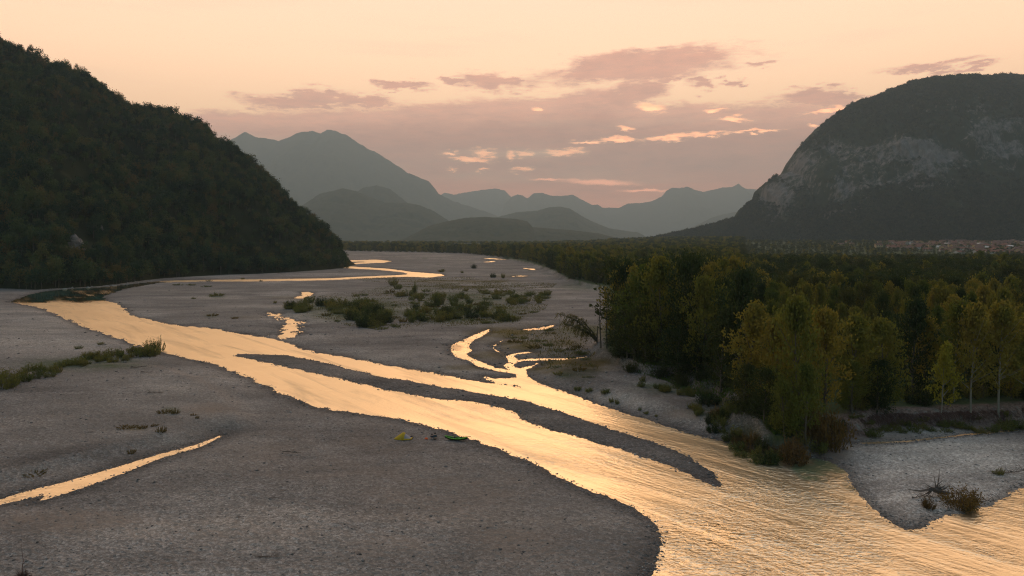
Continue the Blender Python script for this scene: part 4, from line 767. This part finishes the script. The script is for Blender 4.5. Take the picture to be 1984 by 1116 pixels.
def bare(seed, h):
    global rng
    rng = np.random.default_rng(seed); tk = MB()
    for dx in (-.7, .8):
        k = 7; s = np.linspace(0, 1, k); tp = np.stack([dx + np.cumsum(rng.normal(0, .12, k)), np.cumsum(rng.normal(0, .1, k)), s * h * rng.uniform(.9, 1.05)], 1); tk.tube(tp, .2 * (1 - s) + .04, 6)
        for i in range(16):
            f_ = rng.uniform(.4, .97); p0 = np.array([np.interp(f_, s, tp[:, j]) for j in range(3)]); a = rng.random() * 6.28; L = rng.uniform(.8, 3.0) * (1.15 - f_)
            p1 = p0 + np.array([math.cos(a) * L, math.sin(a) * L, L * 1.1]); tk.tube([p0, (p0 + p1) / 2, p1 + np.array([0, 0, .3])], [.06, .04, .015], 4)
    return tk.build('trunk', M['bark'], True)
x, y = at_px(1170, 686, 1.0); z = zat(x, y); o = obj('bare_tree', bare(710, H - (558 - V0) / F * y - z), None, (x, y, z - .1)); tag(o, 'bare leafless twin-trunked tree at the left end of the wood', 'tree')
x, y = at_px(1157, 672, .8); z = zat(x, y); mb = MB(); mb.tube([[0, 0, 0], [0, 0, 2.5], [.1, 0, 4.5]], [.22, .18, .1], 6); mb.tube([[0, 0, 1.2], [-1.2, 0, 3.2], [-2.4, 0, 4.6]], [.16, .1, .04], 5)
o = obj('dead_snag', mb.build('dead_snag', M['bark'], True), None, (x, y, z - .1)); tag(o, 'short broken dead snag beside the leaning willow', 'dead tree')
#MARK2
# --- trees along the foot of the left hill, each its own
rng = np.random.default_rng(720)
for i in range(64):
    u = -15 + 680 * (i + R_(-.3, .3)) / 63; vb = float(np.interp(u, [a for a, _ in LB], [b_ for _, b_ in LB])); x, y = at_px(u, vb - 1.5, 0.2)
    k = int(rng.integers(4)); o = obj('foothill_tree', hp[k].data, None, (x, y, .2)); s_ = R_(.95, 1.45); o.scale = (s_, s_, s_ * R_(.9, 1.25)); o.rotation_euler = (0, 0, R_(0, 6.28))
    tag(o, 'dark leafy tree at the water and gravel edge of the left hill', 'tree', 'trees along the foot of the left hill')
# --- bare rock face low on the left hill
def rock(seed, sx, sy, sz, nu=18, nv=12, am=.35):
    th = np.linspace(0, 2 * math.pi, nu, endpoint=False); ph = np.linspace(-.5, math.pi / 2, nv); A, B = np.meshgrid(th, ph)
    d = np.stack([np.cos(A) * np.cos(B), np.sin(A) * np.cos(B), np.sin(B)], -1)
    r = 1 + am * fbm(d[..., 0] * 1.7 + seed, d[..., 1] * 1.7 + d[..., 2] * 2.3, 4, seed); v = d * r[..., None] * np.array([sx, sy, sz])
    i = np.arange(nu * nv).reshape(nv, nu); j = np.roll(i, -1, 1)
    return v.reshape(-1, 3), np.stack([i[:-1].ravel(), j[:-1].ravel(), j[1:].ravel(), i[1:].ravel()], 1)
M['crag'] = plain('crag_rock', (0.20, 0.175, 0.16), .95, .1, .5, .35)
def hill_at(u, v):
    G = LHILL[:int(nr_ / 1.7)]; uu_ = U0 + F * G[..., 0] / G[..., 1]; vv_ = V0 + F * (H - G[..., 2]) / G[..., 1]; k = np.argmin((uu_ - u) ** 2 + (vv_ - v) ** 2); return G.reshape(-1, 3)[k]
for (u, v, w, h, lab) in [(155, 474, 17, 20, 'pale bare rock face low on the wooded left hill'), (203, 449, 5, 9, 'small bare rock patch up right of the pale rock face'), (408, 325, 6, 18, 'narrow rock streak high on the left hill near its skyline')]:
    c_ = hill_at(u, v); s_ = c_[1] / F; mb = MB()
    for k in range(5): vv_, ff = rock(730 + k, w * s_ * R_(.45, .7), w * s_ * .55, h * s_ * R_(.6, 1.0), 26, 18, .6); mb.add(vv_ + np.array([R_(-.5, .5) * w * s_, R_(-.2, .2) * w * s_ - 1.5, -h * s_ * .4 + R_(-.2, .2) * h * s_]), ff)
    o = obj('rock_face', mb.build('rock_face', M['crag']), None, c_); o.location.y -= 4.0; o.location.z += 1.5; tag(o, lab, 'rock face')
for i in range(26):
    f_ = i / 25; u = 205 + 125 * f_ + R_(-3, 3) if i < 18 else R_(60, 205); v = float(np.interp(u, [a for a, _ in LB], [b_ for _, b_ in LB])) + R_(-.5, 1.6); x, y = at_px(u, v, .1); s_ = y / F
    mb = MB(); vv_, ff = rock(760 + i, R_(2.0, 5.5) * s_, R_(1.5, 2.5) * s_, R_(1.2, 2.6) * s_, 12, 8); mb.add(vv_, ff); tag(obj('boulder', mb.build('boulder', M['stone']), None, (x, y, .05)), 'pale boulder at the waterline below the left hill', 'boulder', 'pale boulders along the calm pool')
# --- town on the plain below the cliff mountain
M['wall1'] = plain('cream_plaster', (0.34, 0.30, 0.25), .9, .2, .12); M['wall2'] = plain('ochre_plaster', (0.40, 0.31, 0.19), .9, .2, .12); M['wall3'] = plain('white_plaster', (0.48, 0.455, 0.43), .9, .2, .1)
M['tiles'] = plain('terracotta_tiles', (0.21, 0.095, 0.065), .9, .2, .3, 2); M['tiles2'] = plain('brown_tiles', (0.15, 0.085, 0.065), .9, .2, .3, 2); M['pane'] = plain('window_dark', (0.03, 0.033, 0.035), .3, .5, .2); M['metalroof'] = plain('pale_roof', (.55, .54, .52), .6, .3, .1)
def house(seed, w, d_, h, rh, wm, rm):
    r = random.Random(seed); b_ = MB(); b_.box((0, 0, h / 2 - 1), (w, d_, h + 2))
    g = np.array([[-w / 2, -d_ / 2, h], [-w / 2, d_ / 2, h], [-w / 2, 0, h + rh * .93], [w / 2, -d_ / 2, h], [w / 2, d_ / 2, h], [w / 2, 0, h + rh * .93]]); b_.add(g, [[0, 2, 1, 1], [3, 4, 5, 5]])
    ro = MB(); ov = .5
    for s_ in (-1, 1):
        q = np.array([[-w / 2 - ov, s_ * (d_ / 2 + ov), h - .25], [w / 2 + ov, s_ * (d_ / 2 + ov), h - .25], [w / 2 + ov, 0, h + rh], [-w / 2 - ov, 0, h + rh]]); ro.add(np.concatenate([q, q + np.array([0, 0, .25])]), [[0, 1, 2, 3], [4, 7, 6, 5], [0, 4, 5, 1], [1, 5, 6, 2], [2, 6, 7, 3], [3, 7, 4, 0]])
    ro.box((w * .2, d_ * .2, h + rh * .8), (.7, .7, 1.6))
    wi = MB(); nf = max(2, int(w / 3.2))
    for fl in range(max(1, int(h / 3))):
        for k in range(nf):
            xx = -w / 2 + (k + .5) * w / nf; wi.box((xx, -d_ / 2 - .02, 1.7 + fl * 3), (1.1, .12, 1.4)); wi.box((xx, d_ / 2 + .02, 1.7 + fl * 3), (1.1, .12, 1.4))
    return b_.build('house', M[wm]), ro.build('roof', M[rm]), wi.build('window', M['pane'])
HS = [house(1, 13, 9, 6.5, 2.4, 'wall1', 'tiles'), house(2, 18, 10, 6, 2.6, 'wall3', 'tiles'), house(3, 11, 9, 9, 2.2, 'wall2', 'tiles2'), house(4, 24, 11, 7, 2.8, 'wall1', 'tiles2'), house(5, 12, 10, 6, 2.2, 'wall3', 'metalroof')]
HN = ['cream', 'white', 'ochre', 'long cream', 'white flat-looking']
rng = np.random.default_rng(800); hk = []
for i in range(4000):
    if len(hk) >= 190: break
    u = 1560 + 480 * R_(0, 1) ** .62; D = R_(1120, 1960); x = (u - U0) / F * D; z = far_rise(np.array([x]), np.array([D]))[0]; v = V0 + F * (H - z) / D
    lim = np.interp(u, [1480, 1600, 1720, 1850, 1984], [480, 481, 486, 494, 499]); lo = np.interp(u, [1480, 1700, 1800, 1990], [474, 472, 470, 468])
    if not lo < v < lim or (u < 1720 and rng.random() < .7): continue
    if any((x - a) ** 2 + (D - b_) ** 2 < 15 ** 2 for a, b_ in hk): continue
    hk.append((x, D)); k = int(rng.choice(5, p=[.3, .25, .2, .17, .08])); w_, r_, p_ = HS[k]
    o = obj('house', w_, None, (x, D, z)); o.rotation_euler = (0, 0, R_(-.5, .5) + (math.pi / 2 if rng.random() < .25 else 0)); o.scale = [R_(.85, 1.15)] * 3; obj('roof', r_, o); obj('window', p_, o)
    tag(o, f'{HN[k]} house with pitched roof in the town below the cliff mountain', 'house', f'{HN[k]} houses of the distant town')
x, y = (905 - U0) / F * 1750, 1750.; o = obj('warehouse', house(9, 60, 25, 6, 2, 'wall3', 'metalroof')[0], None, (x, y, 12)); mb = MB(); mb.box((0, 0, 9.2), (62, 27, .6)); obj('roof', mb.build('roof', M['metalroof']), o); mb = MB(); mb.box((0, -1, 4), (50, 24, 1)); tag(o, 'long pale low building beyond the far tree line', 'building')
o.location.z = 9; o = obj('house', HS[4][0], None, ((971 - U0) / F * 1700, 1700, 9)); obj('roof', HS[4][1], o); tag(o, 'tiny pale house beyond the far tree line', 'house')
# --- campers' things on the big foreground bar
def col(n, c, r=.7): M[n] = plain(n, c, r, .3, .1, 6)
col('tent_yellow', (.50, .33, .02)); col('tent_inner', (.30, .28, .29)); col('navy', (.018, .022, .035)); col('orange', (.85, .16, .05)); col('lime', (.16, .50, .03), .45); col('hull_black', (.012, .014, .016), .4); col('cockpit', (.03, .05, .09)); col('skin', (.42, .25, .18)); col('hair', (.02, .014, .012)); col('teal', (.02, .05, .065)); col('greycloth', (.28, .27, .28)); col('jeans', (.03, .04, .06)); col('paddle_red', (.35, .06, .04))
def place(u, v): x, y = at_px(u, v, .55); z = zat(x, y); x, y = at_px(u, v, z); return x, y, zat(x, y)
x, y, z = place(781, 850); t = bpy.data.objects.new('tent', None); C.objects.link(t); t.location = (x, y, z); t.rotation_euler = (0, 0, -.12); t.scale = (.86, .86, .86); tag(t, 'yellow tent pitched on the gravel bar near the river', 'tent')
def shell(x0, x1, hf, wf, n=14, m_=13):
    xs = np.linspace(x0, x1, n); th = np.linspace(0, math.pi, m_); v = np.array([[[xx, -math.cos(a) * wf(xx), max(0.0, math.sin(a)) ** .8 * hf(xx)] for a in th] for xx in xs]); return v.reshape(-1, 3), grid_faces(n, m_)
hf = lambda q: float(np.interp(q, [-1.65, -1.0, -.1, .15, 1.2, 1.5], [.06, .55, 1.18, 1.2, .42, .28])); wf = lambda q: float(np.interp(q, [-1.65, -.8, .1, 1.5], [.3, .75, .95, .6]))
mb = MB(); mb.add(*shell(-1.65, .42, hf, wf)); obj('fly', mb.build('fly', M['tent_yellow'], True), t)
mb = MB(); mb.add(*shell(.42, 1.5, lambda q: hf(q) * .96, lambda q: wf(q) * .96)); obj('inner_tent', mb.build('inner_tent', M['tent_inner'], True), t)
mb = MB()
for s_ in (-1, 1): mb.tube([[.3, s_ * .94, .14], [.9, s_ * .80, .16], [1.52, s_ * .62, .14]], [.14, .14, .12], 6)
mb.tube([[1.52, -.62, .14], [1.55, 0, .14], [1.52, .62, .14]], [.13, .13, .13], 6); obj('floor_edge', mb.build('floor_edge', M['tent_yellow'], True), t)
mb = MB(); th = np.linspace(0, math.pi, 15); mb.tube([[.12, -math.cos(a) * .97, math.sin(a) ** .8 * 1.22] for a in th], [.022] * 15, 5); obj('pole', mb.build('pole', M['tent_yellow'], True), t)
mb = MB()
for a, b_ in (((-1.6, 0, .1), (-2.3, 0, 0)), ((-.1, -.9, .5), (-.3, -1.6, 0)), ((-.1, .9, .5), (-.3, 1.6, 0))): mb.tube([a, b_], [.012, .012], 4)
obj('guy_line', mb.build('guy_line', M['tent_inner']), t)
def sack(seed, sx, sy, sz, mat_): mb = MB(); v, f = rock(seed, sx, sy, sz, 16, 10, .18); mb.add(v + np.array([0, 0, sz * .45]), f); mb.tube([[-sx * .3, 0, sz * 1.4], [0, 0, sz * 1.62], [sx * .3, 0, sz * 1.4]], [.03, .03, .03], 5); return mb.build('bag', M[mat_], True)
x, y, z = place(797, 849); tag(obj('bag', sack(901, .33, .26, .24, 'navy'), None, (x, y, z)), 'dark blue bag lying at the right end of the yellow tent', 'bag')
x, y, z = place(826, 850.5); tag(obj('bag', sack(902, .26, .2, .15, 'orange'), None, (x, y, z)), 'bright orange bag on the gravel left of the two seated people', 'bag')
# seated figures: one skinned body each, seen from behind, facing the river
def seated(name, u, v, rz, top, legs, label, lean=.12, headturn=0.0, s_=1.0):
    x, y, z = place(u, v); J = {}; vs = []; ed = []; rad = []
    def add(k, p, r, par=None): J[k] = len(vs); vs.append(np.array(p) * s_); rad.append(r * s_); (ed.append((J[par], J[k])) if par else None)
    add('pelvis', (0, 0, .12), .135); add('waist', (0, lean * .35, .30), .125, 'pelvis'); add('chest', (0, lean * .7, .50), .15, 'waist'); add('neckb', (0, lean * .9 + .02, .64), .065, 'chest'); add('neck', (0, lean + .03, .70), .052, 'neckb')
    add('headb', (0, lean + .05, .76), .078, 'neck'); add('head', (0, lean + .055, .85), .092, 'headb'); add('crown_', (0, lean + .05, .92), .07, 'head')
    for sd in (-1, 1):
        n = str(sd); add('sh' + n, (sd * .19, lean * .8, .58), .062, 'chest'); add('el' + n, (sd * .27, lean + .16, .36), .046, 'sh' + n); add('wr' + n, (sd * .15, lean + .40, .40), .031, 'el' + n); add('pa' + n, (sd * .11, lean + .47, .41), .036, 'wr' + n)
        for q in range(4): dx = (q - 1.5) * .02; add(f'f{q}' + n, (sd * .10 + dx, lean + .53, .41), .010, 'pa' + n); add(f'g{q}' + n, (sd * .09 + dx, lean + .565 - .01 * abs(q - 1), .385), .009, f'f{q}' + n)
        add('th' + n, (sd * .07, lean + .46, .43), .011, 'pa' + n); add('ti' + n, (sd * .045, lean + .49, .43), .009, 'th' + n)
        add('hip' + n, (sd * .10, .06, .12), .105, 'pelvis'); add('kn' + n, (sd * .15, .44, .42), .068, 'hip' + n); add('an' + n, (sd * .14, .62, .07), .045, 'kn' + n); add('to' + n, (sd * .15, .80, .04), .036, 'an' + n)
    def skin(nm, keys, grow, mat_, parent=None):
        idx = [J[k] for k in keys]; mp_ = {a: i for i, a in enumerate(idx)}; me = bpy.data.meshes.new(nm); me.from_pydata([vs[a] for a in idx], [(mp_[a], mp_[b_]) for a, b_ in ed if a in mp_ and b_ in mp_], []); me.materials.append(M[mat_])
        o = obj(nm, me, parent); md = o.modifiers.new('skin', 'SKIN'); sv_ = me.skin_vertices[0].data
        for a, i in mp_.items(): sv_[i].radius = (rad[a] * grow, rad[a] * grow); sv_[i].use_root = (i == 0)
        md.use_smooth_shade = True; ss = o.modifiers.new('sub', 'SUBSURF'); ss.levels = 2; ss.render_levels = 2; return o
    o = skin(name, list(J), 1.0, 'skin'); o.location = (x, y, z); o.rotation_euler = (0, 0, rz); tag(o, label, 'person')
    S = ['-1', '1']; skin('jacket', ['waist', 'chest', 'neckb'] + [k + s for s in S for k in ('sh', 'el', 'wr')], 1.13, top, o); skin('trousers', ['pelvis', 'waist'] + [k + s for s in S for k in ('hip', 'kn', 'an')], 1.12, legs, o)
    mb = MB(); vv_, ff = rock(910, .112 * s_, .118 * s_, .125 * s_, 16, 10, .08); mb.add(vv_ + np.array([0, (lean + .035), .868]) * s_, ff); obj('hair', mb.build('hair', M['hair'], True), o)
    mb = MB(); hc = np.array([0, lean + .055, .84]) * s_
    for q in (-1, 1): mb.box(hc + np.array([q * .034, .088, .012]) * s_, (.02 * s_, .012 * s_, .011 * s_)); 
    obj('eyes', mb.build('eyes', M['hair']), o); mb = MB(); mb.tube([hc + np.array([0, .085, .01]) * s_, hc + np.array([0, .112, -.02]) * s_], [.009, .016], 6)
    for q in (-1, 1): mb.tube([hc + np.array([q * .092, 0, .015]) * s_, hc + np.array([q * .104, -.005, -.025]) * s_], [.018, .013], 6)
    mb.box(hc + np.array([0, .09, -.05]) * s_, (.04 * s_, .014 * s_, .01 * s_)); obj('nose_ears_mouth', mb.build('nose_ears_mouth', M['skin'], True), o)
    for q in (-1, 1): mb = MB(); vv_, ff = rock(915, .05 * s_, .14 * s_, .06 * s_, 12, 8, .05); mb.add(vv_ + np.array([q * .145, .72, .03]) * s_, ff); obj('shoe', mb.build('shoe', M['navy'], True), o)
    return o
seated('person', 836.3, 852.8, -.35, 'navy', 'greycloth', 'person in dark top and pale grey trousers sitting on the gravel, left of two', .10, s_=1.02)
seated('person', 843.3, 851.6, .25, 'teal', 'jeans', 'person in dark teal jacket sitting on the gravel, right and taller of two', .06, s_=1.16)
# kayak
x, y, z = place(884, 853.5); t = bpy.data.objects.new('kayak', None); C.objects.link(t); t.location = (x, y, z + .02); t.rotation_euler = (0, 0, -.20); tag(t, 'green and black inflatable kayak lying on the gravel bar beside the river', 'kayak')
L = 1.85; xs = np.linspace(-L, L, 25); wid = lambda q: .42 * max(0.0, 1 - abs(q / L) ** 2.4) ** .7 + .03; sheer = lambda q: .30 + .30 * abs(q / L) ** 2.2
mb = MB(); th = np.linspace(math.pi, 2 * math.pi, 9); hv = np.array([[[q, math.cos(a) * wid(q), sheer(q) + math.sin(a) * (sheer(q) - .02 - .30 * abs(q / L) ** 3)] for a in th] for q in xs]); mb.add(hv.reshape(-1, 3), grid_faces(25, 9)); obj('hull', mb.build('hull', M['hull_black'], True), t)
for s_ in (-1, 1):
    mb = MB(); mb.tube([[q, s_ * wid(q) * .96, sheer(q) + .03] for q in xs], [.065 * (1 - .55 * abs(q / L) ** 3) for q in xs], 9); obj('side_tube', mb.build('side_tube', M['lime'], True), t)
mb = MB(); dv = np.array([[[q, b_ * wid(q) * .9, sheer(q) - .10] for b_ in (-1, 0, 1)] for q in xs]); mb.add(dv.reshape(-1, 3), grid_faces(25, 3)); obj('floor_panel', mb.build('floor_panel', M['cockpit'], True), t)
for q in (-.45, .6): mb = MB(); mb.box((q, 0, .27), (.42, .5, .1)); mb.box((q + .2, 0, .43), (.07, .5, .34)); obj('seat', mb.build('seat', M['cockpit']), t)
x, y, z = place(899, 852.2); mb = MB(); mb.tube([[-.75, 0, 0], [.75, .08, .02]], [.022, .022], 6)
for s_ in (-1, 1): mb.box((s_ * .88, .04 + s_ * .04, .0), (.42, .2, .035))
o = obj('paddle', mb.build('paddle', M['paddle_red']), None, (x, y + .25, z + .55)); o.rotation_euler = (0, 0, -.25); tag(o, 'red paddle laid across the right end of the kayak', 'paddle')
# --- driftwood, stump, twigs
def drift(seed, L, r, nb, mat_='drift', up=.15):
    g = np.random.default_rng(seed); mb = MB(); k = 6; p = np.stack([np.linspace(-L / 2, L / 2, k), np.cumsum(g.normal(0, L * .035, k)), r + np.abs(np.cumsum(g.normal(0, L * .02, k)))], 1); mb.tube(p, np.linspace(r, r * .35, k), 6)
    for i in range(nb):
        q = p[g.integers(k)]; a = g.random() * 6.28; l = L * g.uniform(.12, .4); e = q + np.array([math.cos(a) * l, math.sin(a) * l, l * g.uniform(0, up * 4)]); mb.tube([q, (q + e) / 2 + g.normal(0, l * .08, 3), e], [r * .45, r * .3, r * .1], 5)
    return mb.build('driftwood', M[mat_], True)
for i, (u, v, wpx, nb, lab) in enumerate([(567, 877, 38, 2, 'thin straight driftwood log on the gravel below the tent'), (520, 1080, 40, 12, 'bushy brown driftwood branch at the bottom of the foreground bar'), (466, 1003, 16, 8, 'small twisted driftwood right of the sandy foreground'), (530, 966, 20, 2, 'short thin stick lying mid foreground'), (550, 951, 12, 1, 'tiny stick near the short thin stick'), (300, 761, 26, 10, 'dark driftwood clump on the upper left gravel'), (270, 712, 34, 6, 'flat driftwood below the left shrub strip'), (285, 722, 30, 5, 'long driftwood just below the flat driftwood'), (116, 627, 12, 5, 'dark driftwood on the pale far-left bar'), (665, 636, 14, 6, 'driftwood on the gravel under the left thicket'), (788, 654, 16, 6, 'driftwood on the gravel below the right thicket'), (714, 662, 10, 4, 'small driftwood above the main river bank'), (545, 530, 16, 6, 'driftwood on the far gravel beside the hill point'), (660, 526, 10, 4, 'small driftwood near the tip of the left hill'), (1028, 588, 18, 5, 'driftwood on the gravel right of the thickets'), (1104, 570, 12, 4, 'driftwood on the pale gravel before the far wood'), (345, 706, 8, 3, 'small dark stick at the left river bank'), (176, 838, 12, 3, 'dark stick above the left stream')]):
    x, y, z = place(u, v); s_ = y / F; o = obj('driftwood', drift(950 + i, wpx * s_, max(.05, wpx * s_ * .028), nb), None, (x, y, z + .02)); o.rotation_euler = (0, 0, R_(-.35, .15)); tag(o, lab, 'driftwood')
x, y, z = place(1812, 962); mb = MB(); g = np.random.default_rng(970)
mb.tube([[1.6, .3, .3], [.6, .1, .55], [0, 0, .8], [-.5, 0, 1.0]], [.2, .27, .33, .2], 8)
for i in range(26):
    a = g.uniform(-.6, math.pi + .6); l = g.uniform(.7, 2.2); q = np.array([g.uniform(-.5, .5), g.uniform(-.2, .2), .8]); e = q + np.array([-math.cos(a) * l, g.uniform(-.8, .8), math.sin(a) * l * .75]); e[2] = max(e[2], .05); mb.tube([q, (q + e) / 2 + g.normal(0, .12, 3), e], [.10, .06, .018], 5)
mb.tube([[.2, 0, .9], [.45, 0, 2.2], [.5, 0, 3.4]], [.07, .05, .015], 5); mb.tube([[-.5, 0, .9], [-2.0, -.2, .75], [-3.4, -.2, .95]], [.15, .1, .03], 6)
o = obj('uprooted_stump', mb.build('uprooted_stump', M['drift'], True), None, (x, y, z)); tag(o, 'uprooted tree stump with spreading roots on the right gravel bar', 'tree stump')
for (u, v, w_, lab) in [(1788, 968, 40, 'small root branch lying left below the uprooted stump'), (1905, 975, 70, 'tangle of dark branches trailing into the water right of the russet bush'), (1850, 960, 60, 'dark drift branches piled between stump and russet bush'), (1955, 920, 60, 'thin drift branches along the right edge of the bar'), (1850, 857, 10, 'small stick on the right gravel bar')]:
    x, y, z = place(u, v); s_ = y / F; tag(obj('driftwood', drift(int(u), w_ * s_, .06 if w_ > 20 else .03, 26 if w_ > 20 else 4, 'drift', .25), None, (x, y, z)), lab, 'driftwood')
x, y, z = place(44, 1122); g = np.random.default_rng(980); mb = MB()
for i in range(150):
    a = g.random() * 6.28; l = g.uniform(.25, 1.0); e = np.array([math.cos(a) * l * 1.0, math.sin(a) * l * .7, (1.15 - l) * g.uniform(.5, 1.1) + .03]); mb.tube([[math.cos(a) * .12, math.sin(a) * .1, 0], e * .55 + g.normal(0, .06, 3), e], [.025, .016, .006], 4)
mb.tube([[0, 0, 0], [-.06, 0, .9], [.05, 0, 1.6], [-.04, 0, 2.3], [-.12, 0, 3.2]], [.05, .04, .03, .018, .006], 5)
for q in (.9, 1.3, 1.7): mb.tube([[0, 0, q], [.25, 0, q + .25], [.45, .1, q + .35]], [.02, .014, .005], 4)
tag(obj('bare_bush', mb.build('bare_bush', M['redroot'], True), None, (x, y, z)), 'leafless reddish twiggy bush at the bottom left corner', 'bush')
# --- loose stones on the bars and at the waterline, roots hanging out of the earth bank
rng = np.random.default_rng(990); n = 150000
uu = rng.uniform(-80, 2060, n); ww = rng.uniform(90, 720, n) ** 1.0; D = H * F / ww; x = (uu - U0) / F * D; y = D
z, wt, a1, a2, a3, _ = ground_fields(x, y)
kp_ = (wt > -.9) & (a1 > 0.5) & (rng.random(n) < np.where(wt < 1.3, 1.0, .06)); x, y, z, wt, D = x[kp_], y[kp_], z[kp_], wt[kp_], D[kp_]
n = len(x); sz = np.clip(rng.lognormal(-2.35, .5, n), .05, .28) * np.clip(D / 110, .8, 2.2)
oct_ = np.array([[1, 0, 0], [0, 1, 0], [-1, 0, 0], [0, -1, 0], [0, 0, 1], [0, 0, -1.]]); an = rng.uniform(0, 6.28, n); st = np.stack([sz * rng.uniform(.8, 1.4, n), sz * rng.uniform(.7, 1.0, n), sz * rng.uniform(.35, .6, n)], 1)
V = oct_[None] * st[:, None] * rng.uniform(.75, 1.2, (n, 6, 1)); ca, sa_ = np.cos(an)[:, None], np.sin(an)[:, None]; V = np.stack([V[..., 0] * ca - V[..., 1] * sa_, V[..., 0] * sa_ + V[..., 1] * ca, V[..., 2]], -1) + np.stack([x, y, z + sz * .12], 1)[:, None]
tf = np.array([[0, 1, 4], [1, 2, 4], [2, 3, 4], [3, 0, 4], [1, 0, 5], [2, 1, 5], [3, 2, 5], [0, 3, 5]]); FC = (tf[None] + (np.arange(n) * 6)[:, None, None]).reshape(-1, 3)
m, T, b, o_ = material('loose_stones'); geo = T.new('ShaderNodeNewGeometry'); T.put(b.inputs['Base Color'], T.ramp(geo.outputs['Random Per Island'], [(0, (.09, .085, .08)), (.55, (.16, .15, .14)), (.9, (.25, .235, .22)), (1, (.40, .375, .35))])); b.inputs['Roughness'].default_value = .9; b.inputs['Specular IOR Level'].default_value = .2
o = obj('gravel_stones', mesh('gravel_stones', V.reshape(-1, 3), FC, m, True)); tag(o, 'loose cobbles strewn over the gravel bars and along the waterline', 'stones', None, 'stuff')
mb = MB(); g = np.random.default_rng(995)
for i in range(520):
    u = g.uniform(1625, 2050); v = float(np.interp(u, [1600, 1640, 1700, 1800, 1900, 2000, 2400], [838, 812, 803, 799, 796, 788, 775])) + g.uniform(-1, 3); x, y = at_px(u, v, 2.0); l = g.uniform(.8, 2.6); dx = g.normal(0, .7)
    p0 = np.array([x, y - .1, 2.1]); mb.tube([p0, p0 + np.array([dx * .4, -.7 - g.random() * .5, -.1 - .3 * l * .4]), p0 + np.array([dx, -1.2 - g.random() * 1.6, -l * .75])], [g.uniform(.03, .07), .035, .012], 4)
o = obj('hanging_roots', mb.build('hanging_roots', M['redroot'], True)); tag(o, 'tangle of roots hanging from the eroded earth bank', 'roots', None, 'stuff')

# --- grass: on the terrace above the earth bank, and the thin olive growth over the middle island
def grass(name, polys, n, ln, thr, matn, label, seed, fs):
    global rng
    rng = np.random.default_rng(seed); cs = []
    for P0 in polys:
        P_ = np.array(P0, float); lo, hi = P_.min(0), P_.max(0); k_ = n // 5 if hi[0] - lo[0] < 230 and lo[1] < 650 and name == 'island_grass' else n; q = rng.uniform(lo, hi, (k_, 2)).astype(np.float32); q = q[sdf(q[:, 0], q[:, 1], P0) < 0]
        D = H * F / (q[:, 1] - V0); cs.append(np.stack([(q[:, 0] - U0) / F * D, D], 1))
    c_ = np.concatenate(cs); nz = fbm(c_[:, 0] / fs, c_[:, 1] / (fs * .8), 4, seed); c_ = c_[nz + rng.normal(0, .12, len(c_)) > thr]
    z, wt, *_r = ground_fields(c_[:, 0], c_[:, 1]); ok = wt > .8; c_, z = c_[ok], z[ok]; L = ln * rng.uniform(.5, 1.25, len(c_))
    mb = MB(); mb.leaves(np.stack([c_[:, 0], c_[:, 1], z + L * .42], 1), rng.normal(0, .3, (len(c_), 3)) + np.array([0, 0, 1.0]), L, L * .34)
    return tag(obj(name, mb.build(name, M[matn])), label, 'grass', None, 'stuff')
grass('bank_grass', [[(1620, 800), (1700, 778), (1850, 768), (2050, 760), (2050, 789), (1900, 799), (1800, 802), (1700, 807), (1640, 815)], [(1225, 726), (1300, 738), (1390, 768), (1430, 800), (1400, 812), (1350, 786), (1290, 756), (1235, 738)], [(1440, 830), (1560, 850), (1600, 842), (1590, 868), (1500, 872)]], 16000, .55, -.25, 'grass', 'green grass growing on the terrace under the wood and along its foot', 1010, 4.0)
grass('island_grass', [[(545, 600), (600, 578), (760, 556), (900, 552), (1065, 574), (1060, 600), (1000, 628), (880, 636), (760, 642), (690, 640), (600, 614)], [(660, 540), (900, 538), (1080, 552), (1060, 566), (800, 560)], [(950, 642), (1080, 638), (1150, 690), (1160, 730), (1090, 738), (1050, 716), (1040, 690)]], 34000, .6, .0, 'olive', 'thin olive grass and seedlings over the middle gravel island and side stream', 1020, 14.0)
